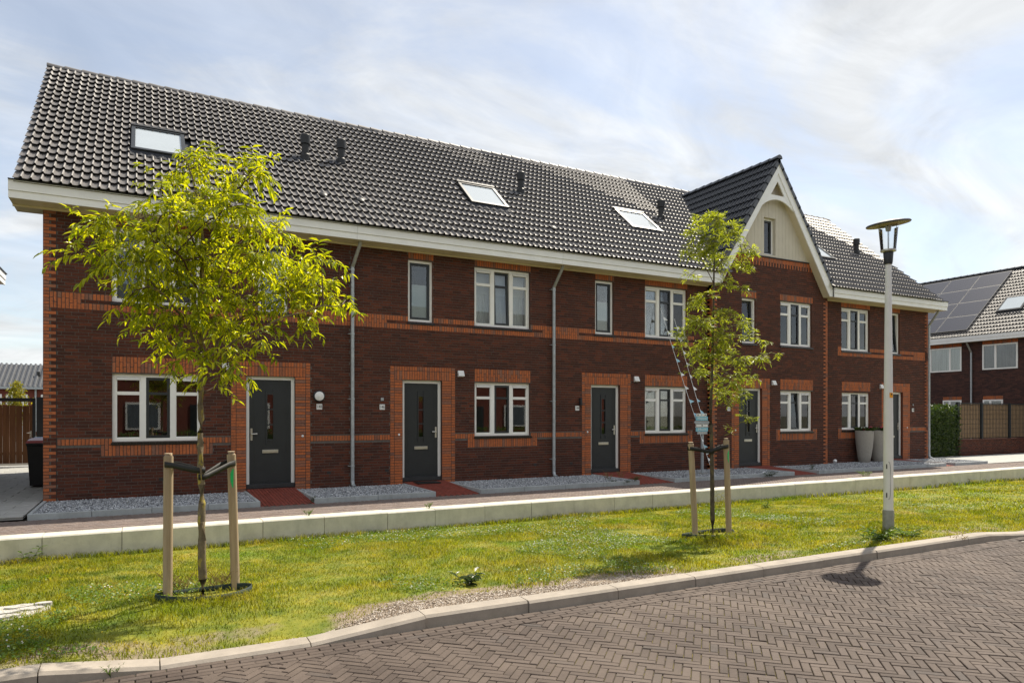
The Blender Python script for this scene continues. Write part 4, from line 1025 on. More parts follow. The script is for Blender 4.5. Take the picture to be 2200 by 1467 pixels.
for sgn in (-1, 1):
    X_ = lambda d, o=0: GX + sgn * d
    zf = lambda d: GH - .06 - d * GS
    # board: parallel strip below the tiles, with a foot that runs level into the gutter
    oL = (GH - .06 - 5.95) / GS
    strip = [(X_(0.0), zf(0)), (X_(oL), 5.95), (X_(oL - .02), 5.66), (X_(oL - .16), 5.66), (X_(0.0), zf(0) - .36)]
    bb = build(MB().prism(strip if sgn > 0 else strip[::-1], GY0, GY0 + .03, 'y'), 'bargeboard', 'fascia_white', h142)
    strip2 = [(X_(.0), zf(0) + .02), (X_(oL + .02), 5.93), (X_(oL - .05), 5.93), (X_(.0), zf(0) - .09)]
    build(MB().prism(strip2 if sgn > 0 else strip2[::-1], GY0 - .022, GY0 - .001, 'y'), 'cover_strip', 'fascia_white', bb)
    mb = MB(); a1, a2 = (X_(oL - .16), 5.66), (X_(0), zf(0) - .36)
    mb.add([(a1[0], GY0 + .031, a1[1]), (a2[0], GY0 + .031, a2[1]), (a2[0], BAY + .01, a2[1]), (a1[0], BAY + .01, a1[1])], [(0, 1, 2, 3)])
    mb.add([(a1[0], GY0 + .031, 5.66), (X_(oL - .02), GY0 + .031, 5.66), (X_(oL - .02), BAY + .19, 5.66), (a1[0], BAY + .19, 5.66)], [(0, 1, 2, 3)])
    build(mb, 'gable_soffit', 'soffit_beige', bb)
# decorative A-frame with arched underside
arch = MB(); ya, yb_ = GY0 + .032, GY0 + .07
ang = [(-1 + 2 * k / 12) for k in range(13)]
low = [(GX + .70 * u, 8.20 + .27 * (1 - u * u)) for u in ang]
top = [(GX + .32 * u, 8.575) for u in ang]
for k in range(12): arch.prism([low[k], low[k + 1], (GX + max(-.74, min(.74, .80 * ang[k + 1])), 8.60 if abs(ang[k + 1]) < .5 else 8.60 - (abs(ang[k + 1]) - .5) * .62), (GX + max(-.74, min(.74, .80 * ang[k])), 8.60 if abs(ang[k]) < .5 else 8.60 - (abs(ang[k]) - .5) * .62)], ya, yb_, 'y')
for sgn in (-1, 1):
    p = [(GX, 9.62), (GX + sgn * .74, 8.55), (GX + sgn * .78, 8.28), (GX + sgn * .62, 8.24), (GX + sgn * .30, 8.60), (GX, 9.04)]
    arch.prism(p if sgn > 0 else p[::-1], ya - .004, yb_ - .004, 'y')
build(arch, 'gable_arch', 'fascia_white', h142)
# gable roof
gr = MB(); yv = EY + (GH - EZ) / .848
oL = (GH - 5.93) / GS
for sgn in (-1, 1): gr.quad((GX, GY0 + .01, GH - .03), (GX, yv + .3, GH - .03), (GX + sgn * oL, EY + .1, 5.90), (GX + sgn * oL, GY0 + .01, 5.90))
gro = build(gr, 'gable_roof', 'tile_unlit', h142)
ga = math.atan(GS); gc, gs_ = math.cos(ga), math.sin(ga); slen = oL / gc; nr = 14; ex = slen / nr
for sgn in (-1, 1):
    its = []
    for r_ in range(nr):
        s = r_ * ex - .03; x0_ = GX + sgn * (oL - s * gc); z0_ = 5.93 + s * gs_
        ylim = EY + (z0_ + .36 * gs_ - EZ) / .848
        y = GY0 - .01; k = 0
        while y < ylim + .05:
            # local x runs along the ridge, y up the slope, z out of it
            if sgn < 0: M = [[0, gc, -gs_, x0_], [-1, 0, 0, y + TW], [0, gs_, gc, z0_]]
            else: M = [[0, -gc, gs_, x0_], [1, 0, 0, y], [0, gs_, gc, z0_]]
            its.append((M, camdist(x0_, y, z0_))); y += TW; k += 1
    split_pieces('roof_tile', its, gtile_me, TT, TQ, 'tile_unlit', gro, 300 if sgn < 0 else 0, 'roof_tiles_beyond', True)
    # verge tiles fold over the bargeboard
    for r_ in range(nr):
        s = r_ * ex - .03
        P = []
        for q, lift in ((0, .045), (ex + .05, .022)):
            xx, zz_ = GX + sgn * (oL - (s + q) * gc), 5.93 + (s + q) * gs_
            for off, dn in ((lift, 0), (-.085, 0)):
                P += [(xx + sgn * gs_ * off, GY0 - .030, zz_ + gc * off), (xx + sgn * gs_ * off, GY0 + .02, zz_ + gc * off)]
        build(MB().add(P, [(0, 1, 3, 2), (4, 6, 7, 5), (0, 4, 5, 1), (2, 3, 7, 6), (0, 2, 6, 4), (1, 5, 7, 3)]), 'verge_tile', 'tile_unlit', gro)
k = 0; y = GY0 - .05
while y < yv + .05:
    P = []; n = 8
    for yy, rr, dz in ((y, .118, .008), (y + .40, .100, 0)):
        P += [(GX - rr * math.cos(math.pi * t / n), yy, GH + .02 + dz + rr * math.sin(math.pi * t / n)) for t in range(n + 1)]
    build(MB().add(P, [(i, i + 1, i + n + 2, i + n + 1) for i in range(n)] + [tuple(range(n, -1, -1)), tuple(range(n + 1, 2 * n + 2))]), 'ridge_tile', 'tile_unlit', gro, True); y += .36
for sgn in (-1, 1):
    P = []
    for z in (5.98, GH - .02):
        d = (GH - z) / GS; yy = EY + (z - EZ) / .848
        for o_ in (-.12, .0, .10): P.append((GX + sgn * (d - min(o_, 0) * 0 + (.13 if o_ < 0 else (0 if o_ == 0 else -.05))), yy + (0 if o_ < 0 else (.0 if o_ == 0 else .06)) , z + (.075 if o_ < 0 else (.055 if o_ == 0 else .10))))
    f4 = [(0, 1, 4, 3), (1, 2, 5, 4)]
    build(MB().add(P, f4 if sgn < 0 else [q[::-1] for q in f4]), 'valley_lead', 'lead', gro)
roof_field(h142, HB[3], HB[4], []); vent(h142, 1420, 473)
# ---- number 140
W = [(20.915, 22.397, 1.295, 2.575, 'triple', 'plants', 0), (20.89, 22.38, 4.0, 5.452, 'triple', 'white', 0), (23.48, 24.085, 4.0, 5.452, 'narrow', 'white', .07)]
O = [(stagger, 20.91, 22.41, 2.625, 2.94), (soldiers, 20.915, 22.42, 1.005, 1.215), (stagger, 20.725, 20.91, 1.005, 1.35), (stagger, 22.42, 22.60, 1.005, 1.35)]
O += surround(23.05, 24.68, 23.27, 24.26) + [(soldiers, 24.68, 25.68, BL0, BL1), (soldiers, 20.88, 22.40, 5.47, 5.66), (soldiers, 23.47, 24.10, 5.47, 5.66)]
O += [(stagger, 20.70, 20.88, 3.806, 4.117), (soldiers, 20.88, 24.9, *UB[0]), (soldiers, 22.40, 23.47, *UB[1]), (soldiers, 24.10, 24.9, *UB[1]), (stagger, 24.9, 25.58, 3.806, 4.117)]
O += quoin(25.58, 25.79, .12, 5.6, 'R', ((3.80, 4.12), (1.225, 1.35)))
h140 = terrace_house(140, 'dark brick row house at the right end, two tall planters under its window', HB[4], HB[5], WALLY, W, (23.27, 24.26), O, (), None, 300)
for w in W: window(h140, *w[:4], WALLY, w[4], w[5], w[6])
door(h140, 23.27, 24.26, WALLY, False, '140', 24.85); bell(h140, 24.517, WALLY); grille(h140, 23.0, WALLY)
build(MB().bev(24.82, 24.86, WALLY - .03, WALLY - .002, 2.14, 2.20, .006), 'wall_socket', 'zinc', h140)
roof_field(h140, HB[4], XT1 + .1, [(20.85, 21.95, 16.52, 17.44)]); skylight(h140, 20.85, 21.95, 16.52, 17.44); vent(h140, 1840, 549)
fascia(h140, 19.88, 26.15, False, True); downpipe(h140, 25.72)
for hh, xs_ in ((h148, (.30, 3.62)), (h146, (4.95, 8.9)), (h144, (10.0, 13.9)), (h140, (25.2,))):
    for x in xs_: build(MB().box(x - .045, x + .045, WALLY - .003, WALLY + .004, .50, .55), 'air_brick', 'ink', hh)

# ================================================================== trees
def leaf_unit(L, W, fold=.25, droop=.18):
    """leaf along +x, folded along the midrib, tip bent down"""
    T = [(0, 0, 0), (L * .35, W / 2, fold * W), (L * .38, 0, -droop * L * .12), (L * .35, -W / 2, fold * W), (L * .72, W * .34, fold * W * .5 - droop * L * .30), (L * .74, 0, -droop * L * .45), (L * .72, -W * .34, fold * W * .5 - droop * L * .30), (L, 0, -droop * L)]
    Q = [(0, 2, 1, 1), (0, 3, 2, 2)]
    Tr = [(0, 2, 1), (0, 3, 2), (2, 5, 4), (2, 4, 1), (3, 6, 5), (3, 5, 2), (5, 7, 4), (6, 7, 5)]
    return np.array(T), np.array(Tr)
def frame(d, roll):
    d = d / np.linalg.norm(d); up = np.array((0, 0, 1.0)); a = np.cross(up, d)
    if np.linalg.norm(a) < 1e-3: a = np.array((1.0, 0, 0))
    a /= np.linalg.norm(a); n = np.cross(d, a)
    y = a * math.cos(roll) + n * math.sin(roll); z = np.cross(d, y)
    return np.stack([d, y, z], 1)
def tree(label, base, kz, trunk_px, blobs, branches, leafLW, twigs_per, leaves_per, twig_len, bark_, leafm, r0, depth, top_r=.010, indiv=0, droop=.7, seed=1, spread=.34):
    rr = np.random.default_rng(seed); rl = random.Random(seed)
    t = thing('young_tree', label, 'tree', base, 'young street trees tied to stakes')
    Y0 = base[1]
    tp = [Vector(base)] + [onY(px, py, Y0 + dy) for px, py, dy in trunk_px]
    n = len(tp); rad = [r0 + (top_r - r0) * (i / (n - 1)) ** .85 for i in range(n)]
    fine = []; fr = []
    for i in range(n - 1):
        for k in range(4):
            q = k / 4; p = tp[i].lerp(tp[i + 1], q); w = .006 * math.sin(i * 5 + k * 2.1)
            fine.append(p + Vector((w, w * .7, 0))); fr.append((rad[i] * (1 - q) + rad[i + 1] * q) * (1 + .06 * math.sin(i * 7 + k * 3)))
    fine.append(tp[-1]); fr.append(rad[-1])
    fine[0] = fine[0] - Vector((0, 0, .06)); fr[0] *= 1.35
    build(MB().tube(fine, fr, 14), 'trunk', bark_, t, True)
    skel = [(p, None) for p in fine[len(fine) // 3:]]
    limbs = []
    for (sx, sy), pts, rb in branches:
        P = [onY(sx, sy, Y0)]
        for k, (px, py, dy) in enumerate(pts): P.append(onY(px, py, Y0 + dy))
        Q = []
        for i in range(len(P) - 1):
            for k in range(4): Q.append(P[i].lerp(P[i + 1], k / 4) + Vector((0, 0, .012 * math.sin(k * 1.6))))
        Q.append(P[-1])
        build(MB().tube(Q, [max(.003, rb * (1 - i / (len(Q)) * .8)) for i in range(len(Q))], 7), 'branch', bark_ if rb > .012 else 'twig', t, True)
        skel += [(q, None) for q in Q[2:]]
    S = np.array([list(p) for p, _ in skel])
    tw = MB(); mats = []
    pxm = F / (Y0 / ray(trunk_px[0][0], 900)[1])
    for (bx, by, br) in blobs:
        dy = rr.normal(0, depth)
        c = np.array(onY(bx, by, Y0 + dy)); rw_ = br / pxm
        j = np.argmin(((S - c) ** 2).sum(1) + .4 * np.maximum(0, S[:, 2] - c[2]) ** 2); s0 = S[j]
        mid = (s0 + c) / 2 + np.array((0, 0, .05))
        tw.tube([s0, mid, c], [.0075, .006, .004], 5, False)
        for _ in range(max(2, int(twigs_per * (br / 50) ** 2))):
            d = rr.normal(size=3); d[2] = d[2] * .55 + .12; d /= np.linalg.norm(d)
            st = c + rr.normal(size=3) * rw_ * spread * np.array((1, 1.0, .75)); L = twig_len * rr.uniform(.5, 1.2)
            out = st - c; d = d * .6 + out / (np.linalg.norm(out) + 1e-6) * .6; d[2] *= .7; d /= np.linalg.norm(d)
            m_ = st + d * L * .55 + np.array((0, 0, .02)); e = st + d * L + np.array((0, 0, -.05 * droop - .03))
            tw.tube([c * .6 + st * .4, st, m_, e], [.003, .0026, .002, .0012], 3, False)
            for k in range(leaves_per):
                q = (k + .6) / leaves_per; p = (st * (1 - q) ** 2 + 2 * m_ * q * (1 - q) + e * q * q)
                side = np.cross(d, (0, 0, 1.0)); side /= np.linalg.norm(side) + 1e-6; sg = 1 if k % 2 else -1
                ld = d * .55 + side * sg * rr.uniform(.5, 1.0) + np.array((0, 0, -droop * rr.uniform(.2, 1.3))) + rr.normal(size=3) * .25
                M = frame(ld, rr.uniform(-.6, .6)) * rr.uniform(.55, 1.25)
                mats.append(np.concatenate([M, p[:, None]], 1))
    build(tw, 'twigs', 'twig' if indiv else 'twig_green', t, kind='stuff')
    T, TF = leaf_unit(*leafLW)
    mats = np.array(mats)
    if indiv:
        lm = MB().add(T, TF.tolist()).mesh('leaf', leafm, smooth=True)
        dist = np.linalg.norm(mats[:, :, 3] - np.array((0, 0, CAMH)), axis=1)
        split_pieces('leaf', [(M.tolist(), d_) for M, d_ in zip(mats, dist)], lm, T, TF, leafm, t, indiv, 'crown')
    else:
        V, Fc = scatter_mesh(T, TF, mats); bulk('crown', V, Fc, leafm, t)
    return t
b1 = onLawn(435, 1283)
blobs1 = [(395, 352, 34), (440, 372, 50), (520, 372, 42), (555, 360, 26), (345, 395, 30), (430, 425, 62), (360, 455, 48), (500, 440, 50), (560, 500, 40), (255, 492, 52), (205, 500, 36), (165, 545, 22), (330, 530, 58), (430, 530, 62), (540, 552, 52), (600, 492, 34), (265, 565, 48), (640, 572, 44), (690, 560, 34), (700, 622, 46), (748, 655, 24), (620, 640, 52), (520, 640, 55), (420, 625, 58), (335, 625, 50), (262, 655, 26), (330, 695, 40), (400, 690, 46), (480, 700, 42), (560, 690, 42), (645, 690, 36), (352, 742, 34), (420, 768, 38), (505, 765, 34), (462, 812, 26), (560, 745, 26), (300, 600, 40), (480, 580, 55), (590, 600, 46), (490, 790, 24), (470, 470, 50), (300, 470, 40), (580, 540, 40), (660, 610, 40), (395, 560, 50), (370, 580, 44), (455, 680, 40), (520, 810, 18), (545, 380, 26)]
br1 = [((432, 800), [(470, 730, .1), (540, 660, .25), (620, 610, .4), (700, 590, .5)], .017), ((432, 790), [(500, 735, -.2), (590, 690, -.4), (680, 660, -.5), (735, 655, -.5)], .016), ((431, 770), [(405, 700, -.1), (360, 640, -.25), (280, 590, -.4), (200, 540, -.5)], .017),
       ((431, 740), [(420, 660, .2), (400, 580, .4), (370, 500, .5)], .014), ((431, 700), [(465, 620, .1), (500, 540, .2), (560, 480, .3)], .013), ((431, 640), [(395, 560, -.3), (330, 500, -.5), (270, 480, -.6)], .011), ((434, 560), [(460, 480, .1), (520, 400, .1), (545, 370, .1)], .009), ((432, 560), [(400, 480, 0), (350, 420, 0)], .008),
       ((433, 845), [(400, 830, -.1), (365, 790, -.2), (340, 745, -.3)], .008), ((434, 850), [(465, 825, .1), (500, 790, .15), (560, 745, .2)], .009)]
tree('young tree with drooping bright lance-shaped leaves before house number 148', b1, 0, [(434, 1120, 0), (431, 960, 0), (431, 840, 0), (432, 740, .02), (431, 640, .02), (436, 540, .02), (430, 440, .02), (400, 340, .02)], blobs1, br1, (.102, .026), 22, 11, .25, 'bark_lichen', 'leaf_bright', .041, .33, .006, 300, .8, 3, .34)
b2 = onLawn(1531, 1152)
blobs2 = [(1540, 474, 38), (1492, 500, 30), (1515, 470, 24), (1570, 500, 40), (1530, 520, 42), (1605, 540, 26), (1498, 545, 34), (1550, 560, 40), (1625, 545, 14), (1482, 590, 18), (1598, 575, 24), (1470, 545, 12), (1560, 612, 24), (1520, 635, 26), (1590, 618, 16), (1492, 655, 26), (1505, 690, 40), (1550, 680, 36), (1600, 690, 26), (1470, 715, 26), (1545, 725, 44), (1615, 722, 26), (1652, 735, 14), (1495, 755, 36), (1580, 770, 40), (1636, 768, 26), (1672, 762, 10), (1520, 800, 34), (1570, 815, 38), (1610, 812, 24), (1488, 795, 20), (1590, 850, 26), (1598, 895, 16), (1578, 922, 9), (1545, 845, 28), (1612, 905, 9), (1460, 735, 18), (1530, 760, 36), (1560, 860, 18)]
br2 = [((1533, 610), [(1515, 570, 0), (1490, 530, 0)], .007), ((1533, 590), [(1560, 545, 0), (1590, 525, 0)], .007), ((1530, 740), [(1560, 705, .1), (1620, 690, .1)], .008), ((1528, 830), [(1570, 790, .1), (1640, 765, .1)], .008), ((1528, 780), [(1500, 740, 0), (1465, 715, 0)], .008), ((1527, 870), [(1560, 870, 0), (1590, 880, 0), (1605, 905, 0)], .006)]
t2 = tree('slender young tree with narrow willowy leaves beside the gabled house', b2, 0, [(1530, 1010, 0), (1527, 880, 0), (1531, 760, 0), (1533, 640, 0), (1535, 540, .01), (1540, 455, .01)], blobs2, br2, (.080, .015, .1, .12), 62, 12, .12, 'bark_dark', 'leaf_willow', .036, .20, .006, 0, .25, 5, .25)

# stakes, ties and root collars
def stake(px, pyb, pyt, label, lean=0.0, spray=None, r=.044):
    b_ = onLawn(px, pyb); top = onY(px + lean, pyt, b_.y); h = top.z
    s_ = thing('tree_stake', label, 'stake', b_, 'wooden tree stakes')
    pts = [b_ - Vector((0, 0, .1))] + [b_.lerp(top, k / 6) for k in range(1, 6)] + [top - Vector((0, 0, .035)), top - Vector((0, 0, .004)), top]
    build(MB().tube(pts, [r] * 7 + [r * .86, r * .72], 16), 'post', 'stake_wood', s_, True)
    if spray:
        a0 = -math.pi / 2 + .3; mb = MB(); z1_ = top.z - .23; w = .62; P = []; n = 8
        for k in range(n + 1):
            aa = a0 - w + 2 * w * k / n; q = math.sin(math.pi * k / n)
            for zz_ in (z1_ - .07 - .08 * q, z1_ + .05 * q): P.append((top.x + (r + .0015) * math.cos(aa), top.y + (r + .0015) * math.sin(aa), zz_))
        build(MB().add(P, [(2 * k, 2 * k + 2, 2 * k + 3, 2 * k + 1) for k in range(n)]), 'spray_mark', 'spray_green', s_)
    return b_, top
def strap(pa, pt, label, tr=.036, h=.055):
    """rubber band from a stake to the trunk and round it"""
    d = (pt - pa); d.z = 0; L = d.length; d.normalize(); nrm = Vector((-d.y, d.x, 0)); P = []
    path = [pa - d * .05 - nrm * .0]
    loop = []
    for a in range(0, 13):
        t_ = math.pi * .5 + 2 * math.pi * a / 12 * .5
        loop.append(pt + d * (-(tr + .006) * math.sin(t_ - math.pi / 2 + math.pi / 2)) * 0)
    near, far = [], []
    seq = [pa + nrm * -.05, pa + nrm * -.05 + d * .10, pt - d * .08 - nrm * .03, pt - nrm * (tr + .006), pt + d * (tr + .006), pt + nrm * (tr + .006), pt - d * .08 + nrm * .02, pa + d * .10 + nrm * .05, pa + nrm * .05, pa - d * .05]
    mb = MB(); n = len(seq); tk = .006; V_ = []
    for k, p in enumerate(seq):
        q = 0.5 + .5 * math.cos(math.pi * min(1, max(0, (p - pa).dot(d) / L)))
        z = pa.z * q + pt.z * (1 - q)
        V_ += [(p.x, p.y, z - h / 2), (p.x, p.y, z + h / 2)]
    Fs = [(2 * k, 2 * ((k + 1) % n), 2 * ((k + 1) % n) + 1, 2 * k + 1) for k in range(n)]
    mb.add(V_, Fs)
    o = build(mb, 'tree_tie', 'black_rubber', None, True, loc=tuple(pa))
    sm = o.modifiers.new('thick', 'SOLIDIFY'); sm.thickness = tk; sm.offset = 0
    return tag(o, label, 'tree tie', 'rubber tree ties')
for (tb, L_, R_, name) in ((b1, (360, 1280, 973, 2), (506, 1263, 969, -9), 'leafy left tree'), (b2, (1494, 1152, 949, -10), (1566, 1148, 941, -6), 'slender right tree')):
    sa, ta = stake(L_[0], L_[1], L_[2], 'round wooden stake on the left side of the ' + name, L_[3])
    sb_, tb_ = stake(R_[0], R_[1], R_[2], 'round wooden stake with green spray mark, right of the ' + name, R_[3], True)
    zt = ta.z - .11 if tb is b1 else ta.z - .10
    tx = onY(433 if tb is b1 else 1528, 1000, tb.y); tw_ = Vector((tx.x, tb.y, 0))
    strap(Vector((ta.x, ta.y, zt)), Vector((tw_.x, tw_.y, zt - .05)), 'black rubber band from the left stake to the ' + name)
    strap(Vector((tb_.x, tb_.y, tb_.z - .12)), Vector((tw_.x, tw_.y, zt - .115 if tb is b1 else zt - .03)), 'black rubber band from the sprayed stake to the ' + name)
    # root collar: thin plastic ring, uneven
    mb = MB(); n = 40; P = []; cxm = tb.x + .03; cym = tb.y + .10; rx = .44 if tb is b1 else .46
    for k in range(n):
        a = 2 * math.pi * k / n; rr_ = rx * (1 + .04 * math.sin(3 * a)); x, y = cxm + rr_ * math.cos(a), cym + rr_ * .62 * math.sin(a); z = lawn_z(x, y)
        P += [(x, y, z - .05), (x, y, z + .052 + .012 * math.sin(2 * a + 1))]
    mb.add(P, [(2 * k, 2 * ((k + 1) % n), 2 * ((k + 1) % n) + 1, 2 * k + 1) for k in range(n)])
    o = build(mb, 'root_collar', 'collar_green', None, True, loc=tuple(tb)); sm = o.modifiers.new('thick', 'SOLIDIFY'); sm.thickness = .008
    tag(o, 'dark green plastic watering ring round the foot of the ' + name, 'watering ring', 'watering rings round the trees')

# ================================================================== street lamp
lb_ = Vector((9.90, 6.53, .05)); lx, ly_ = lb_.x, lb_.y
lamp = thing('street_lamp', 'tall grey street lamp with tilted disc shade over a clear lantern', 'street lamp', lb_)
build(MB().lathe([(.069, 0), (.067, 1.25), (.040, 4.02)], (lx, ly_, .25), 24), 'pole', 'pole_paint', lamp, True)
build(MB().lathe([(.079, -.10), (.079, .30), (.074, .325), (.066, .325)], (lx, ly_, .05), 24), 'base_sleeve', 'zinc_dull', lamp, True)
zc = 4.07
build(MB().lathe([(.054, 0), (.060, .03), (.070, .17), (.062, .185)], (lx, ly_, zc), 24), 'collar', 'lamp_black', lamp, True)
build(MB().lathe([(.07, 0), (.108, .012), (.110, .035), (.06, .040)], (lx, ly_, zc + .18), 28), 'lantern_tray', 'lamp_silver', lamp, True)
n = 28; Mt = Matrix.Rotation(R(-7.5), 3, 'Y')
gl = MB(); P = []
for r_, z in ((.104, .215), (.135, .56)): P += [(lx + r_ * math.cos(2 * math.pi * k / n), ly_ + r_ * math.sin(2 * math.pi * k / n), zc + z) for k in range(n)]
gl.add(P, [(k, (k + 1) % n, n + (k + 1) % n, n + k) for k in range(n)]); build(gl, 'lantern_glass', 'lamp_glass', lamp, True)
for k in range(4):
    a = R(30 + 90 * k); build(MB().tube([(lx + .085 * math.cos(a), ly_ + .085 * math.sin(a), zc + .215), (lx + .112 * math.cos(a), ly_ + .112 * math.sin(a), zc + .60)], .004, 6), 'rod', 'lamp_black', lamp)
tiltM = Matrix.Rotation(R(-8), 3, 'Y') @ Matrix.Rotation(R(0), 3, 'X')
build(MB().lathe([(.20, -.004), (.300, -.006), (.308, .004), (.295, .020), (.13, .055), (.02, .065)], (lx, ly_, zc + .60), 48, tiltM), 'disc_shade', 'lamp_black', lamp, True)
build(MB().lathe([(.02, -.003), (.12, -.004), (.130, -.024), (.14, -.024), (.15, -.004), (.297, -.0105), (.297, -.0075)], (lx, ly_, zc + .60), 48, tiltM), 'shade_underside', 'lamp_disc_under', lamp, True)
build(MB().lathe([(.035, -.09), (.045, -.02)], (lx, ly_, zc + .59), 16), 'lamp_socket', 'lamp_silver', lamp, True)
# service door: outline and two locks on the camera side of the pole
toc = Vector((-lx, -ly_, 0)).normalized(); tan = Vector((-toc.y, toc.x, 0))
def on_pole(a, z, off=.002):
    r_ = (.069 - (z - .25) * .0016 if z < 1.5 else .067 - (z - 1.5) * .00975) + off
    d = toc * math.cos(a) + tan * math.sin(a); return Vector((lx, ly_, z)) + d * r_
path = [on_pole(a, z) for a, z in [(.0, 1.10), (.25, 1.09), (.38, 1.04), (.42, .97), (.42, .67), (.38, .60), (.25, .55), (.0, .54)]]
sd = build(MB().tube(path, .0022, 4), 'service_door_seam', 'ink', lamp)
for z in (1.03, .60):
    mb = MB(); P = [on_pole(-.42, z - .035, .004), on_pole(-.20, z - .035, .004), on_pole(-.20, z + .035, .004), on_pole(-.42, z + .035, .004)]
    mb.add(P + [p - toc * .01 for p in P], [(0, 1, 2, 3), (0, 4, 5, 1), (1, 5, 6, 2), (2, 6, 7, 3), (3, 7, 4, 0)]); build(mb, 'lock', 'ink', lamp)
P = [on_pole(a, z, .0025) for z in (2.06, 2.135) for a in (.25, .5, .75, 1.0, 1.25)]
stk = build(MB().add(P, [(k, k + 1, k + 6, k + 5) for k in range(4)]), 'sticker', 'sticker_orange', lamp)
P = [on_pole(a, z, .0035) for z in (2.10, 2.122) for a in (.55, .75, .9)]
build(MB().add(P, [(0, 1, 4, 3), (1, 2, 5, 4)]), 'pictogram', 'ink', stk)

# ================================================================== birth sign with boards, bunting
sg0 = Vector((13.52, 14.25, .2)); sgn_ = thing('signpost', 'grey post with six stacked blue, white and grey name boards in gravel', 'sign', sg0)
sy = 14.25; pz = lambda py: onY(1511, py, sy).z; pX = lambda px: onY(px, 900, sy).x
build(MB().box(sg0.x - .028, sg0.x + .028, sy + .012, sy + .068, .16, pz(889)), 'post', 'sign_grey', sgn_)
build(MB().box(sg0.x - .10, sg0.x + .10, sy - .06, sy + .14, .17, .215), 'foot', 'zinc_dull', sgn_)
def board(px0, px1, py0, py1, mat, shape='rect', rot=0):
    x0, x1, z1_, z0_ = pX(px0), pX(px1), pz(py0), pz(py1); zc_ = (z0_ + z1_) / 2; t_ = .05
    poly = {'rect': [(x0, z0_), (x1, z0_), (x1, z1_), (x0, z1_)], 'arrow': [(x0, zc_), (x0 + t_, z0_), (x1 - t_, z0_), (x1, zc_), (x1 - t_, z1_), (x0 + t_, z1_)], 'ribbon': [(x0, z0_), (x1, z0_), (x1 - t_, zc_), (x1, z1_), (x0, z1_), (x0 + t_, zc_)]}[shape]
    return build(MB().prism(poly, sy - .012, sy + .010, 'y'), 'name_board', mat, sgn_), (x0 + x1) / 2, zc_
def lettering(par, txt, x, z, size, mat, sx=1):
    o = link('lettering', text_mesh(txt, size, mat, .001), par); o.matrix_local = Matrix.Translation(Vector((x, sy - .0145, z)) - origin(par)) @ Matrix.Rotation(R(90), 4, 'X') @ Matrix.Diagonal((sx, 1, 1, 1))
def heart(par, x, z, s, mat):
    p = [(x, z - s), (x + s, z + .2 * s), (x + .85 * s, z + .75 * s), (x + .4 * s, z + .85 * s), (x, z + .5 * s), (x - .4 * s, z + .85 * s), (x - .85 * s, z + .75 * s), (x - s, z + .2 * s)]
    build(MB().prism(p, sy - .0155, sy - .0125, 'y'), 'heart', mat, par)
b_, x, z = board(1496, 1517.5, 888, 894, 'sign_white'); heart(b_, x - .13, z, .022, 'ink'); heart(b_, x, z, .022, 'sign_blue'); heart(b_, x + .13, z, .022, 'ink')
b_, x, z = board(1495, 1520, 894.5, 903, 'sign_blue'); lettering(b_, 'Morris', x, z, .10, 'sign_white', 1.2)
b_, x, z = board(1491, 1524, 904, 910, 'sign_grey', 'arrow')
b_, x, z = board(1493.5, 1522, 911, 917, 'sign_white', 'ribbon'); heart(b_, x, z, .024, 'ink')
b_, x, z = board(1495, 1520.5, 918, 926.5, 'sign_blue'); lettering(b_, 'Moris', x, z, .10, 'sign_white', 1.3)
b_, x, z = board(1498, 1519, 927, 932.5, 'sign_grey'); lettering(b_, 'TEUNST', x, z, .07, 'sign_white', 1.1)
def bunting(a, b_, nflag, label, sag=.12, seed=1, size=.17):
    rb = random.Random(seed); t_ = thing('bunting', label, 'bunting', tuple(a), 'strings of pale pennants')
    P = [a.lerp(b_, k / 24) - Vector((0, 0, sag * 4 * (k / 24) * (1 - k / 24))) for k in range(25)]
    build(MB().tube(P, .006, 5), 'cord', 'flag_white', t_)
    d = (b_ - a).normalized()
    for k in range(nflag):
        q = (k + .6) / nflag * 24; i = min(23, int(q)); p = P[i].lerp(P[i + 1], q - i); p2 = p + d * size * .75
        tip = (p + p2) / 2 + Vector((rb.uniform(.4, 1.0) * size, rb.uniform(-.3, .1) * size, rb.uniform(-.25, .05) * size))
        nrm = Vector((0, .004, 0)); m1 = (p + tip) / 2 + Vector((0, rb.uniform(-.02, .02), 0)); m2 = (p2 + tip) / 2 + Vector((0, rb.uniform(-.02, .02), 0))
        V_ = [p, p2, m2, tip, m1]; V_ = V_ + [v + nrm for v in V_]
        build(MB().add(V_, [(0, 1, 2, 3, 4), (9, 8, 7, 6, 5)] + [(i_, i_ + 5, (i_ + 1) % 5 + 5, (i_ + 1) % 5) for i_ in range(5)]), 'pennant', rb.choice(['flag_white', 'flag_blue', 'flag_white']), t_)
bunting(onY(1419, 662, WALLY - .05), onY(1494, 898, sy + .02), 8, 'string of pale pennants from the upper middle window to the signpost', .05, 2)
bunting(onY(1449, 685, WALLY - .05), onY(1507, 890, sy + .03), 8, 'string of pale pennants from the upper right light down to the sign', .05, 5)
bunting(onY(1504, 931, sy - .02), onY(1526, 1000, sy - .15), 5, 'loose tail of pale pennants hanging below the name boards', .02, 8, .15)
def scrap(px, py, poly, label):
    p = onZ(px, py, PATHZ + .005); mb = MB(); V_ = [(p.x + u, p.y + v, p.z + w) for u, v, w in poly]
    n = len(V_); mb.add(V_ + [(x, y, z + .004) for x, y, z in V_], [tuple(range(n))[::-1], tuple(range(n, 2 * n))] + [(i, (i + 1) % n, (i + 1) % n + n, i + n) for i in range(n)])
    o = build(mb, 'loose_pennant', 'flag_white', None, loc=(p.x, p.y, p.z)); tag(o, label, 'pennant', 'pennants fallen on the walkway')
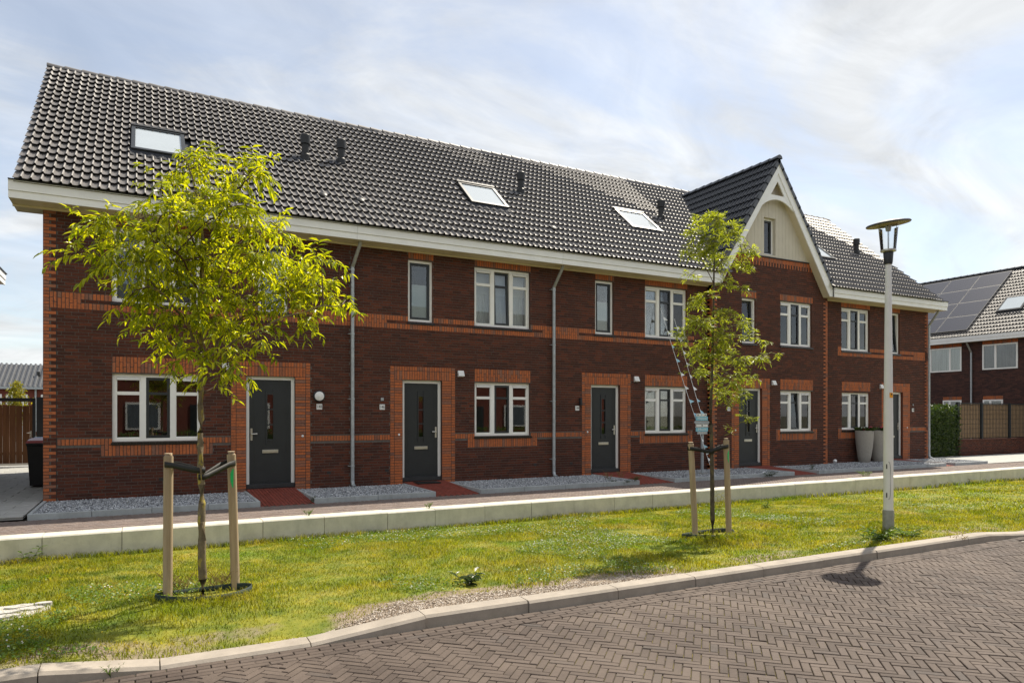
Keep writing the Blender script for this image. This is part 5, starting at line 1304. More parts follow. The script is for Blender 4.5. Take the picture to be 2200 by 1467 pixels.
scrap(1600, 1026, [(-.12, .05, 0.002), (.11, .06, .0), (.08, -.10, .0)], 'white pennant lying flat on the walkway near the slender tree')
scrap(1627, 1026, [(-.16, .03, .002), (-.02, -.03, .03), (.10, -.09, .0), (.02, -.02, .02)], 'crumpled white pennant on the walkway, middle of three')
scrap(1641, 1022, [(-.12, -.08, .0), (-.08, -.13, .0), (.13, .10, .09), (.10, .13, .10)], 'upturned white pennant leaning on the gravel edging')
mt = build(MB().bev(5.55, 6.12, 15.02, 15.36, .216, .242, .006), 'doormat', 'black_rubber', None, loc=(5.83, 15.2, .216)); tag(mt, 'black doormat on the red path before door 146', 'doormat')

# planters
for px, py, lab, s_ in ((1857, 992, 'tall speckled stone planter with pink flowers, the left and nearer of two', 1.0), (1885, 990, 'tall speckled stone planter, the right one nearer the door', .98)):
    p = onZ(px, py, BZ); p.z = BZ - .01
    pl = thing('planter', lab, 'planter', p, 'tall speckled planters by the door')
    build(MB().lathe([(.165 * s_, 0), (.175 * s_, .01), (.215 * s_, .22), (.262 * s_, .55), (.288 * s_, .88), (.292 * s_, 1.07), (.278 * s_, 1.08), (.265 * s_, 1.02), (.02, 1.01)], p, 32), 'pot', 'terrazzo', pl, True)
    T, TF = leaf_unit(.15, .07); ms = []
    for _ in range(150):
        a = rng.uniform(0, 6.28); r_ = .25 * math.sqrt(rng.random()); d = np.array((math.cos(a) * .7, math.sin(a) * .7, rng.uniform(.1, 1.0)))
        ms.append(np.concatenate([frame(d, rng.uniform(-1, 1)) * rng.uniform(.6, 1.1), np.array((p.x + r_ * math.cos(a), p.y + r_ * math.sin(a), p.z + 1.04 + rng.random() * .08))[:, None]], 1))
    V, Fc = scatter_mesh(T, TF, ms); bulk('plant', V, Fc, 'leaf_dark', pl)
    for k in range(3):
        a = rng.uniform(3.4, 6.0); build(MB().lathe([(.01, -.03), (.045, 0), (.05, .02), (.02, .03)], (p.x + .2 * math.cos(a), p.y + .2 * math.sin(a), p.z + 1.12 + .03 * k), 8), 'flower', 'pink_flower', pl, True)

# ================================================================== right: hedge, fence on a low wall, house with solar panels
def leaf_cloud(name, parent, fn, n, L, W, mat, seed=1):
    rr = np.random.default_rng(seed); T, TF = leaf_unit(L, W); ms = []
    for _ in range(n):
        p, nd = fn(rr); d = nd + rr.normal(size=3) * .8
        ms.append(np.concatenate([frame(d, rr.uniform(-1.5, 1.5)) * rr.uniform(.6, 1.2), np.asarray(p)[:, None]], 1))
    V, Fc = scatter_mesh(T, TF, ms); return bulk(name, V, Fc, mat, parent)
def hedge(label, x0, x1, y0, y1, h, z0, n, seed, L=.10, mat='leaf_dark'):
    t_ = thing('hedge', label, 'hedge', ((x0 + x1) / 2, (y0 + y1) / 2, z0))
    def fn(rr):
        f = rr.random(); w = (x1 - x0); d = y1 - y0
        u, v, k = rr.random(), rr.random(), rr.normal() * .05
        if f < .42: return (x0 + u * w, y0 + k, z0 + v * h), np.array((0, -1., .3))
        if f < .72: return (x0 + u * w, y0 + v * d, z0 + h + k + .05 * math.sin(u * 20)), np.array((0, 0, 1.))
        if f < .85: return (x0 + k, y0 + u * d, z0 + v * h), np.array((-1., 0, .3))
        return (x1 + k, y0 + u * d, z0 + v * h), np.array((1., 0, .3))
    build(MB().box(x0 + .08, x1 - .08, y0 + .08, y1 - .08, z0, z0 + h - .08), 'inner_branches', 'leaf_dark', t_)
    leaf_cloud('foliage', t_, fn, n, L, L * .6, mat, seed); return t_
FY = 16.6
hx0, hx1 = onY(1998, 900, FY).x - .9, onY(2060, 900, FY).x
hedge('dense dark leafy hedge between the row and the bamboo fence', hx0, hx1, FY, FY + 1.3, onY(2030, 877, FY).z - .1, .1, 4200, 4, .11)
fx = lambda px: onY(px, 900, FY).x
fen = thing('garden_fence', 'black mesh fence with bamboo screens standing on a low brick wall', 'fence', (fx(2120), FY, .1))
zlow, ztop_ = onY(2100, 944, FY).z, onY(2100, 867, FY).z
fw = build(MB().box(fx(2060), fx(2060) + 9, FY + .014, FY + .22, .05, zlow - .03), 'low_wall', 'mortar', fen)
V, Fc = scatter_mesh(BT, BQ, [brickM(*b_, FY) for b_ in brown_fill(fx(2060), fx(2060) + 9, .10, lambda a, b: zlow - .05, [], 5)]); bulk('bricks', V, Fc, 'brick_brown', fw)
build(MB().box(fx(2060) - .02, fx(2060) + 9, FY - .02, FY + .24, zlow - .03, zlow + .02), 'coping', 'brick_brown', fw)
posts = [fx(2063), fx(2114), fx(2174)]; posts += [posts[-1] + 1.9, posts[-1] + 3.8]
for x in posts: build(MB().box(x - .05, x + .05, FY + .06, FY + .16, .3 if x == posts[0] else zlow + .02, ztop_ + .05), 'post', 'anthracite', fen)
for a, b_ in zip(posts[:-1], posts[1:]):
    build(MB().box(a + .06, b_ - .06, FY + .14, FY + .17, zlow + .05, ztop_ - .02), 'bamboo_screen', 'bamboo', fen)
    mb = MB(); k = 0; x = a + .06
    while x < b_ - .05: mb.box(x, x + .014, FY + .11, FY + .125, zlow + .04, ztop_); x += .115
    z = zlow + .06
    while z < ztop_: mb.box(a + .05, b_ - .05, FY + .126, FY + .133, z, z + .008); z += .2
    build(mb, 'mesh_panel', 'anthracite', fen, kind='stuff')
    build(MB().box(a + .05, b_ - .05, FY + .10, FY + .15, ztop_, ztop_ + .03), 'top_rail', 'anthracite', fen)
HX = 38.6
sh = thing('neighbour_house', 'dark brick house across the right gap with solar panels on its roof', 'house', (HX, 22, .1))
ya, yb2 = 12.0, 34.0
GX2, GZ2 = HX - .45, 5.95; t2s = .80; RX2 = HX + 4.6; RZ2 = GZ2 + (RX2 - GX2) * t2s
mb = MB().box(HX, HX + 9.2, ya, yb2, .02, 5.75)
shw = build(mb, 'wall', 'brick_dark', sh)
bks = []
r_ = random.Random(3); z = .15; c_ = 0
while z < 5.7:
    y = 13.5 + (.11 if c_ % 2 else 0)
    while y < 25.5: bks.append([[0, .012, 0, HX - .012], [-.21, 0, 0, y + .21], [0, 0, .052, z]]); y += .22
    z += CO; c_ += 1
V, Fc = scatter_mesh(BT, BQ, bks); bulk('bricks', V, Fc, 'brick_dark', shw)
def yz(px, py): v = onX(px, py, HX - .02); return v.y, v.z
for (pa, pb, pt, pbm, lab) in ((1999, 2066, 748, 809, 'white'), (2111, 2187, 738, 803, 'none'), (2026, 2066, 860, 905, 'none'), (2112, 2155, 857, 905, 'none')):
    y1_, z1_ = yz(pa, pt); y0_, z0_ = yz(pb, pbm); 
    if pt > 850: z0_ = 1.3; z1_ = 2.6
    else: z0_, z1_ = 4.15, 5.45
    fr = MB(); t_ = .07; xf = (HX - .05, HX - .015)
    fr.box(*xf, y0_, y0_ + t_, z0_, z1_); fr.box(*xf, y1_ - t_, y1_, z0_, z1_); fr.box(*xf, y0_ + t_, y1_ - t_, z1_ - t_, z1_); fr.box(*xf, y0_ + t_, y1_ - t_, z0_, z0_ + t_)
    ym = y0_ + (y1_ - y0_) * (.36 if lab == 'white' else .62); fr.box(*xf, ym - .05, ym + .05, z0_ + t_, z1_ - t_)
    w = build(fr, 'window', 'white_paint', sh)
    for p, q in ((y0_ + t_, ym - .05), (ym + .05, y1_ - t_)):
        build(MB().box(HX - .032, HX - .026, p, q, z0_ + t_, z1_ - t_), 'pane', 'window_glass', w)
        build(MB().box(HX - .022, HX - .018, p, q, z0_ + t_, z1_ - t_), 'blind', 'curtain' if lab == 'white' else 'curtain_dark', w)
    if pt < 850 or True:
        sb_ = []; soldiers(sb_, y0_, y1_, z1_ + .01, z1_ + .19)
        V, Fc = scatter_mesh(BT, BQ, [[[0, .012, 0, HX - .026], [-(b - a), 0, 0, b], [0, 0, d - c, c]] for a, b, c, d in sb_]); bulk('lintel_bricks', V, Fc, 'brick_orange', sh)
fb = build(MB().box(GX2, GX2 + .03, ya, yb2, 5.64, 5.78), 'fascia', 'fascia_white', sh)
build(MB().box(GX2 - .022, GX2 + .03, ya, yb2, 5.783, 5.955), 'gutter_board', 'fascia_white', fb)
build(MB().box(GX2 - .05, GX2 + .05, ya, yb2, 5.957, 5.975), 'gutter_lip', 'black_plastic', fb)
build(MB().box(GX2 + .031, HX, ya, yb2, 5.645, 5.66), 'soffit', 'soffit_beige', fb)
rf = MB().add([(GX2, ya, GZ2), (RX2, ya, RZ2), (RX2, yb2, RZ2), (GX2, yb2, GZ2), (2 * RX2 - GX2, ya, GZ2), (2 * RX2 - GX2, yb2, GZ2)], [(0, 3, 2, 1), (1, 2, 5, 4), (0, 1, 4)])
sro = build(rf, 'roof', 'tile_unlit', sh)
a2 = math.atan(t2s); c2_, s2_ = math.cos(a2), math.sin(a2); sl2 = (RX2 - GX2) / c2_; its = []
py0 = onX(2103, 722, GX2).y
for r_ in range(int(sl2 / .33)):
    s = r_ * .33 - .03; y = 12.0
    while y < 30:
        its.append([[0, c2_, -s2_, GX2 + s * c2_], [-1, 0, 0, y + TW], [0, s2_, c2_, GZ2 + s * s2_]]); y += TW
V, Fc = scatter_mesh(TT, TQ, its); bulk('roof_tiles', V, Fc, 'roof_tile', sro, 'stuff', True)
y = ya
while y < yb2:
    P = []; n = 6
    for yy, rr_ in ((y, .12), (y + .4, .10)): P += [(RX2 - rr_ * math.cos(math.pi * t / n), yy, RZ2 + .02 + rr_ * math.sin(math.pi * t / n)) for t in range(n + 1)]
    if y < 32: build(MB().add(P, [(i, i + 1, i + n + 2, i + n + 1) for i in range(n)]), 'ridge_tile', 'tile_unlit', sro, True)
    y += .36
def on2(s, y, h): return (GX2 + s * c2_ - h * s2_, y, GZ2 + s * s2_ + h * c2_)
# right edge of the panel field follows the photo: y of the field edge
ye = onX(2085, 706, GX2 + .6).y
pw, ph = 1.65, (sl2 - .75) / 4
for i in range(4):
    for j in range(5):
        s0_, s1_ = .42 + i * ph, .42 + (i + 1) * ph - .02; y0_, y1_ = ye + j * pw, ye + (j + 1) * pw - .02
        P = [on2(s, y, h) for h in (.10, .14) for s, y in ((s0_, y0_), (s0_, y1_), (s1_, y1_), (s1_, y0_))]
        pn = build(MB().add(P, [(0, 3, 2, 1), (4, 5, 6, 7), (0, 1, 5, 4), (1, 2, 6, 5), (2, 3, 7, 6), (3, 0, 4, 7)]), 'solar_panel', 'solar_frame', sh)
        P = [on2(s, y, h) for h in (.141, .144) for s, y in ((s0_ + .025, y0_ + .02), (s0_ + .025, y1_ - .02), (s1_ - .035, y1_ - .015), (s1_ - .035, y0_ + .015))]
        build(MB().add(P, [(4, 5, 6, 7), (0, 1, 5, 4), (1, 2, 6, 5), (2, 3, 7, 6), (3, 0, 4, 7)]), 'cell_sheet', 'solar_cell', pn)
ysk = onX(2180, 655, GX2 + 2.0).y
P = [on2(s, y, h) for h in (.0, .15) for s, y in ((1.9, ysk - .6), (1.9, ysk + .6), (3.2, ysk + .6), (3.2, ysk - .6))]
skn = build(MB().add(P, [(4, 5, 6, 7), (0, 1, 5, 4), (1, 2, 6, 5), (2, 3, 7, 6), (3, 0, 4, 7)]), 'skylight', 'lead', sh)
P = [on2(s, y, .153) for s, y in ((2.0, ysk - .5), (2.0, ysk + .5), (3.1, ysk + .5), (3.1, ysk - .5))]
build(MB().add(P, [(0, 1, 2, 3)]), 'pane', 'skylight_glass', skn)
yd = onX(2086, 800, HX - .1).y
dp = build(MB().tube([(HX - .08, yd, 5.1), (HX - .08, yd, .2)], .045, 10), 'downpipe', 'zinc', sh, True)
build(MB().tube([(HX - .35, yd + .1, 5.64), (HX - .08, yd, 5.1)], .045, 10), 'swan_neck', 'zinc_dull', dp, True)

# ================================================================== left: gate, bins, far house, neighbour's eave
gp = onZ(35, 1002, .18); gy = gp.y
gt = thing('garden_gate', 'brown wooden board gate at the end of the slab driveway', 'gate', (gp.x, gy, .18))
gx = lambda px: onY(px, 900, gy).x; gz1 = onY(30, 871, gy).z
pxs = [-60, -38, -17, 5, 20, 34, 48, 63, 71]
for a, b_ in zip(pxs[:-1], pxs[1:]):
    dy = random.choice((0, .02)); build(MB().box(gx(a) + .004, gx(b_) - .004, gy + dy, gy + dy + .025, .28, gz1 + random.uniform(-.01, .01)), 'board', 'gate_wood', gt)
for z in (.55, 1.75): build(MB().box(gx(-60), gx(71), gy + .046, gy + .08, z, z + .09), 'rail', 'gate_wood', gt)
hnd = build(MB().bev(gx(64), gx(68), gy - .02, gy - .002, 1.10, 1.30, .004), 'handle', 'steel', gt)
build(MB().tube([(gx(66), gy - .02, 1.24), (gx(66), gy - .06, 1.24), (gx(58), gy - .06, 1.24)], .012, 6), 'lever', 'steel', hnd)
pg = thing('garden_portal', 'black steel portal frame over the wooden gate', 'portal', (gx(75), gy - .2, .18))
zp = onY(30, 858, gy - .2).z
build(MB().box(gx(-120), gx(72) - .002, gy - .22, gy - .12, zp - .06, zp + .05), 'beam', 'anthracite', pg)
build(MB().box(gx(72), gx(78), gy - .25, gy - .10, .16, zp + .05), 'post', 'anthracite', pg)
build(MB().box(gx(81), gx(96), gy - .28, gy - .05, .16, zp + .08), 'post', 'anthracite', pg)
def bin_(label, x, y, mat_lid, z=.185):
    b_ = thing('wheelie_bin', label, 'bin', (x, y, z), 'wheelie bins beside the end wall')
    P = []
    for zz_, hw, d0, d1 in ((z + .04, .23, -.24, .25), (z + .92, .275, -.33, .28), (z + .95, .29, -.35, .30), (z + .99, .29, -.35, .30)): P += [(x - hw, y + d0, zz_), (x + hw, y + d0, zz_), (x + hw, y + d1, zz_), (x - hw, y + d1, zz_)]
    build(MB().add(P, [(3, 2, 1, 0), (12, 13, 14, 15)] + [(r_ * 4 + i, r_ * 4 + (i + 1) % 4, r_ * 4 + 4 + (i + 1) % 4, r_ * 4 + 4 + i) for r_ in range(3) for i in range(4)]), 'body', 'bin_black', b_)
    mb = MB(); mb.add([(x - .30, y - .38, z + .995), (x + .30, y - .38, z + .995), (x + .30, y + .31, z + 1.01), (x - .30, y + .31, z + 1.01), (x - .27, y - .33, z + 1.05), (x + .27, y - .33, z + 1.05), (x + .27, y + .27, z + 1.09), (x - .27, y + .27, z + 1.09)], [(3, 2, 1, 0), (4, 5, 6, 7), (0, 1, 5, 4), (1, 2, 6, 5), (2, 3, 7, 6), (3, 0, 4, 7)])
    mb.tube([(x - .24, y + .36, z + 1.02), (x + .24, y + .36, z + 1.02)], .018, 8); build(mb, 'lid', mat_lid, b_)
    for s_ in (-1, 1): build(MB().tube([(x + s_ * .20, y + .26, z + .10), (x + s_ * .26, y + .26, z + .10)], .10, 14), 'wheel', 'black_rubber', b_)
bin_('black wheelie bin with red lid standing by the house end wall', -2.02, 18.9, 'bin_red')
bin_('black wheelie bin with blue lid behind the red-lidded one', -2.04, 19.75, 'bin_blue')
# far house at the left, seen above the gate
fp = onZ(46, 900, -.3) if False else None
FHY = 92.0
fz = lambda py: onY(46, py, FHY).z; fX = lambda px: onY(px, 850, FHY).x
fh = thing('distant_house', 'distant red brick house with grey tiled roof behind the gate', 'house', (fX(40), FHY, 0))
build(MB().box(fX(-140), fX(160), FHY, FHY + 8, -.4, fz(832)), 'wall', 'brick_red', fh)
P = [(fX(-145), FHY - .5, fz(833)), (fX(165), FHY - .5, fz(833)), (fX(165), FHY + 5, fz(785) * 1.055), (fX(-145), FHY + 5, fz(785) * 1.055), (fX(165), FHY + 10, fz(833)), (fX(-145), FHY + 10, fz(833))]
dro = build(MB().add(P, [(0, 1, 2, 3), (3, 2, 4, 5), (0, 3, 5), (1, 4, 2)]), 'roof', 'far_tile', fh)
mb = MB(); k = 0; xx = fX(-60)
while xx < fX(130):                                       # rolls of the pantiles, too far to pick apart
    e0, e1 = Vector((xx, FHY - .5, fz(833) + .06)), Vector((xx, FHY + 5, fz(785) * 1.055 + .06)); mb.tube([e0, e1], .13, 5, False); xx += .46
build(mb, 'tile_rolls', 'far_tile', dro, True, kind='stuff')
build(MB().box(fX(-145), fX(165), FHY - .62, FHY - .5, fz(836), fz(831)), 'gutter', 'zinc', fh)
for a, b_ in ((-28, -15), (-8, 4), (13, 27), (46, 60), (88, 100)):
    w = build(MB().box(fX(a), fX(b_), FHY - .10, FHY - .02, fz(869), fz(847)), 'window', 'white_paint', fh)
    for z0_, z1_ in ((fz(867), fz(856)), (fz(854), fz(849))): build(MB().box(fX(a) + .2, fX(b_) - .2, FHY - .13, FHY - .104, z0_, z1_), 'pane', 'curtain_dark', w)
build(MB().tube([(fX(77), FHY - .15, fz(836)), (fX(77), FHY - .15, 0)], .10, 8), 'downpipe', 'zinc', fh)
vv = Vector((fX(77), FHY + 2.2, fz(815))); build(MB().tube([vv, vv + Vector((0, 0, 1.0))], .17, 8), 'vent_pipe', 'black_plastic', fh)
FLY = 60.0; q = onY(48, 900, FLY)
fl = thing('distant_street_lamp', 'small distant street lamp in front of the far house', 'street lamp', (q.x, FLY, -.3))
build(MB().tube([(q.x, FLY, -.3), (q.x, FLY, onY(48, 848, FLY).z)], .06, 8), 'pole', 'pole_paint', fl, True)
build(MB().lathe([(.07, 0), (.16, .38)], (q.x, FLY, onY(48, 848, FLY).z), 12), 'lantern', 'white_plastic', fl, True)
build(MB().lathe([(.42, .38), (.42, .41), (.1, .46)], (q.x, FLY, onY(48, 848, FLY).z), 16), 'disc_shade', 'lamp_black', fl, True)
FTY = 55.0; q = onY(36, 870, FTY)
ft = thing('small_tree', 'small yellow-green tree seen above the wooden gate', 'tree', (q.x, FTY, -.2))
build(MB().tube([(q.x, FTY, -.2), (q.x, FTY, 3.2)], [.06, .02], 8), 'trunk', 'bark_dark', ft)
leaf_cloud('crown', ft, lambda rr: ((lambda a, z: (q.x + (.75 - abs(z - 2.6) * .42) * a[0] * .8, FTY + .5 * a[1], z))(rr.normal(size=2) * .6, rr.uniform(1.2, 4.0)), np.array((0, 0, -.5))), 900, .22, .10, 'leaf_yellow', 8)
# neighbouring house at the far left: it runs back beside the driveway and only the far end of its gutter shows
cpt = onZ(13, 590, 5.95); X1_, Y1_ = cpt.x, cpt.y
nh = thing('side_house', 'white gutter end of a neighbouring house at the left edge', 'house', (X1_ - 4, Y1_ - 5, .1))
build(MB().box(X1_ - 9, X1_ - .75, Y1_ - 11, Y1_ - .55, .02, 5.7), 'wall', 'brick_dark', nh)
nf = build(MB().box(X1_ - .06, X1_ - .02, Y1_ - 11, Y1_, 5.64, 5.78), 'fascia', 'fascia_white', nh)
build(MB().box(X1_ - .06, X1_, Y1_ - 11, Y1_, 5.785, 5.95), 'gutter_board', 'fascia_white', nf)
build(MB().box(X1_ - .08, X1_ + .03, Y1_ - 11, Y1_ + .02, 5.953, 5.975), 'gutter_lip', 'black_plastic', nf)
build(MB().box(X1_ - .9, X1_ - .061, Y1_ - 11, Y1_ - .001, 5.648, 5.66), 'soffit', 'soffit_beige', nf)
build(MB().add([(X1_ - .02, Y1_ - 11, 5.98), (X1_ - .02, Y1_ - .1, 5.98), (X1_ - 4.8, Y1_ - .1, 10.0), (X1_ - 4.8, Y1_ - 11, 10.0), (X1_ - 9.6, Y1_ - .1, 5.98), (X1_ - 9.6, Y1_ - 11, 5.98)], [(0, 1, 2, 3), (3, 2, 4, 5), (1, 4, 2), (0, 3, 5)]), 'roof', 'tile_unlit', nh)

# ================================================================== across the street, seen only in the window panes
oh_ = thing('opposite_house', 'red brick houses across the street, mirrored in the ground floor panes', 'house', (8, -12, 0))
ow = build(MB().box(-14, 34, -20, -12, -.2, 5.6), 'wall', 'brick_red', oh_)
build(MB().add([(-14.4, -11.5, 5.6), (34.4, -11.5, 5.6), (34.4, -16, 9.6), (-14.4, -16, 9.6), (34.4, -20.5, 5.6), (-14.4, -20.5, 5.6)], [(3, 2, 1, 0), (5, 4, 2, 3), (0, 5, 3), (1, 2, 4)]), 'roof', 'far_tile', oh_)
for k in range(8):
    for z0_, z1_ in ((1.0, 2.5), (3.8, 5.1)):
        x = -12.5 + k * 5.8; w = build(MB().box(x, x + 1.7, -11.99, -11.93, z0_, z1_), 'window', 'white_paint', oh_); build(MB().box(x + .12, x + 1.58, -11.925, -11.91, z0_ + .12, z1_ - .12), 'pane', 'curtain_dark', w)
    build(MB().box(x + 3.2, x + 4.2, -11.99, -11.93, 0, 2.4), 'door', 'door_paint', oh_)
hedge('clipped hedge across the street, mirrored low in the panes', -14, 34, -6.4, -5.6, 1.0, -.1, 9000, 9, .13, 'leaf_weed')

# ================================================================== lawn cover
def near_density(x, y): return 1.0
rg = np.random.default_rng(11)
def lawn_pts(n, x0, x1, y0, y1):
    return rg.uniform(x0, x1, n), rg.uniform(y0, y1, n)
lz = np.vectorize(lawn_z)
def vnoise(x, y, s, seed):
    """smooth value noise on the lawn"""
    r_ = np.random.default_rng(seed); G = r_.random((200, 80)); u = (x + 20) * s; v = (y + 2) * s
    i, j = np.floor(u).astype(int), np.floor(v).astype(int); a, b_ = u - i, v - j; a = a * a * (3 - 2 * a); b_ = b_ * b_ * (3 - 2 * b_)
    g = lambda p, q: G[p % 200, q % 80]
    return (g(i, j) * (1 - a) + g(i + 1, j) * a) * (1 - b_) + (g(i, j + 1) * (1 - a) + g(i + 1, j + 1) * a) * b_
def bare(x, y):
    """bare gravelly soil behind the kerb"""
    e = np.clip((6.5 - y) / .75, 0, 1); w = vnoise(x, y, .9, 5) * .8 + vnoise(x, y, 3, 6) * .5
    zone = np.clip((x - 1.3) / .8, 0, 1) * np.clip((5.4 - x) / .8, 0, 1)
    thin = np.clip((5.86 - y) / .2, 0, 1)
    return e * 1.25 * zone + .45 * thin + w * .70
def blades(n, x0, x1, y0, y1, h0, h1, w, name, tall=None):
    x, y = lawn_pts(n, x0, x1, y0, y1); keep = bare(x, y) < 1.12 + rg.normal(0, .12, n)
    for cx_, cy_ in ((b1.x + .03, b1.y + .1), (b2.x + .03, b2.y + .1)): keep &= ~((((x - cx_) / .45) ** 2 + ((y - cy_) / .29) ** 2 < 1) & (rg.random(n) < .8))
    x, y = x[keep], y[keep]; n = len(x); z = lz(x, y)
    lush = np.clip((vnoise(x, y, 1.1, 2) - .35) * 2, 0, 1); 
    near_tree = np.exp(-(((x - b1.x) ** 2 + (y - b1.y + .15) ** 2) / .35)) + np.exp(-(((x - b2.x) ** 2 + (y - b2.y + .15) ** 2) / .4)) + np.exp(-(((x - lx) ** 2 + (y - ly_) ** 2) / .12)) + .8 * (y > 11.3)
    h = rg.uniform(h0, h1, n) * (.55 + .7 * lush + 1.6 * near_tree); a = rg.uniform(0, 2 * np.pi, n); lean = rg.normal(0, .55, (n, 2)) * h[:, None]
    w_ = w * rg.uniform(.7, 1.3, n)
    p = np.stack([x, y, z - .008], 1); s_ = np.stack([np.cos(a) * w_, np.sin(a) * w_, np.zeros(n)], 1)
    mid = p + np.stack([lean[:, 0] * .35, lean[:, 1] * .35, h * .6], 1); tip = p + np.stack([lean[:, 0], lean[:, 1], h * .92], 1)
    V = np.stack([p - s_, p + s_, mid + s_ * .8, mid - s_ * .8, tip], 1).reshape(-1, 3); o = np.arange(n)[:, None] * 5
    Fc = np.concatenate([o + np.array([[0, 1, 2]]), o + np.array([[0, 2, 3]]), o + np.array([[3, 2, 4]])], 0)
    return bulk(name, V, Fc, 'grass_blade', None)
g1 = blades(120000, -3.2, 5.5, 5.66, 11.5, .025, .055, .0030, 'grass')
g2 = blades(95000, 5.5, 14, 5.68, 11.5, .03, .06, .0042, 'grass')
g3 = blades(60000, 14, 40, 5.7, 11.5, .035, .07, .0075, 'grass')
for o, la in ((g1, 'near sunlit lawn grass on the left'), (g2, 'lawn grass in the middle'), (g3, 'far lawn grass towards the right')): o['label'] = la; o['category'] = 'grass'
# clover leaves, clover flowers and buttercups
def flowers(n, mat, name, r, hz, seedn, thr, label):
    x, y = lawn_pts(n * 4, -3, 18, 6.2, 11.4); k = vnoise(x, y, .8, seedn) + .3 * vnoise(x, y, 3, seedn + 1) > thr; x, y = x[k][:n], y[k][:n]
    pts = np.stack([x, y, lz(x, y) + hz * rg.uniform(.6, 1.3, len(x))], 1)
    o = stones(pts, r, r * 1.4, mat, name, None, 'stuff', .85); o['label'] = label; o['category'] = 'flowers'
x, y = lawn_pts(150000, -3, 16, 5.9, 11.45); k = (vnoise(x, y, .8, 21) + .3 * vnoise(x, y, 3, 22) > .74) & (bare(x, y) < .9) & (rg.random(len(x)) < np.clip(1.35 - .06 * np.hypot(x, y), .2, 1)); x, y = x[k][:42000], y[k][:42000]
nn = len(x); a = rg.uniform(0, 6.28, nn); r_ = rg.uniform(.007, .014, nn); z = lz(x, y) + rg.uniform(.012, .045, nn); tx, ty = rg.normal(0, .35, nn), rg.normal(0, .35, nn)
P = [np.stack([x + r_ * np.cos(a + t), y + r_ * np.sin(a + t), z + r_ * (np.cos(a + t) * tx + np.sin(a + t) * ty)], 1) for t in (0, 1.57, 3.14, 4.71)]
o = bulk('clover_leaves', np.stack(P, 1).reshape(-1, 3), np.arange(nn * 4).reshape(-1, 4), 'leaf_clover', None); o['label'] = 'patches of low clover leaves in the lawn'; o['category'] = 'clover'
flowers(750, 'clover_white', 'clover_flowers', .0085, .045, 21, .82, 'white clover heads scattered in the lawn')
flowers(160, 'buttercup', 'buttercups', .007, .05, 31, .80, 'small yellow flowers scattered in the lawn')
# pebbles in the bare soil behind the kerb
x, y = lawn_pts(26000, -.5, 6.5, 5.68, 6.5); k = bare(x, y) > 1.12; x, y = x[k], y[k]
o = stones(np.stack([x, y, lz(x, y) + .002], 1), .005, .013, 'soil_pebble', 'soil_pebbles', None); o['label'] = 'pale grit on the bare soil behind the kerb'; o['category'] = 'grit'
# broken stone slab lying in the grass
sp = onLawn(40, 1318)
slb = thing('stone_slab', 'pale cracked stone lying flat in the grass at the left edge', 'stone', tuple(sp))
for k, (u, v, L_, W_, a) in enumerate(((-.30, .12, .34, .14, 0), (-.02, .20, .26, .13, 0), (-.20, -.02, .40, .15, 0), (.08, .07, .24, .12, 0), (-.42, -.12, .34, .14, 0), (.17, .19, .14, .08, 0), (-.10, -.15, .26, .12, 0), (-.52, .04, .3, .14, 0))):
    rr_ = random.Random(k); P = []; n = 9
    for j in range(n):
        t_ = 2 * math.pi * j / n; e = rr_.uniform(.8, 1.1); P.append((sp.x + u + L_ / 2 * e * math.cos(t_) , sp.y + v + W_ / 2 * e * math.sin(t_)))
    zt_ = lawn_z(sp.x + u, sp.y + v) + .030 + .006 * (k % 3)
    build(MB().prism(P, zt_ - .06, zt_, 'z'), 'stone_piece', 'stone_slab', slb)
P = [(sp.x - .18 + .42 * math.cos(t_ / 14 * 6.283) * (1 + .1 * math.sin(t_ * 2.3)), sp.y + .03 + .27 * math.sin(t_ / 14 * 6.283) * (1 + .12 * math.cos(t_ * 1.7))) for t_ in range(14)]
zb_ = lawn_z(sp.x - .18, sp.y); build(MB().prism(P, zb_ - .05, zb_ + .018, 'z'), 'stone_base', 'stone_slab', slb)
for hh, px, py in ((h148, 693, 425), (h146, 773, 436), (h144, 1187, 495)):
    r = ray(px, py); k = (EZ - EY * .848 - CAMH) / (r[2] - r[1] * .848); q = Vector((r[0] * k, r[1] * k, CAMH + r[2] * k))
    build(MB().lathe([(.10, .03), (.09, .09), (.05, .11), (.0, .112)], q, 14, Matrix.Rotation(SLOPE, 3, 'X')), 'tile_vent', 'black_plastic', hh, True)
q = Vector((20.02, 15.05, .19)); sl_ = thing('garden_spotlight', 'small white spotlight lying in the gravel at the bay corner', 'spotlight', q)
build(MB().lathe([(.05, -.04), (.06, .0), (.045, .05), (.0, .055)], q + Vector((0, 0, .10)), 14, Matrix.Rotation(R(55), 3, 'Y')), 'head', 'white_plastic', sl_, True)
build(MB().tube([q, q + Vector((.02, 0, .07))], .012, 6), 'spike', 'ink', sl_)
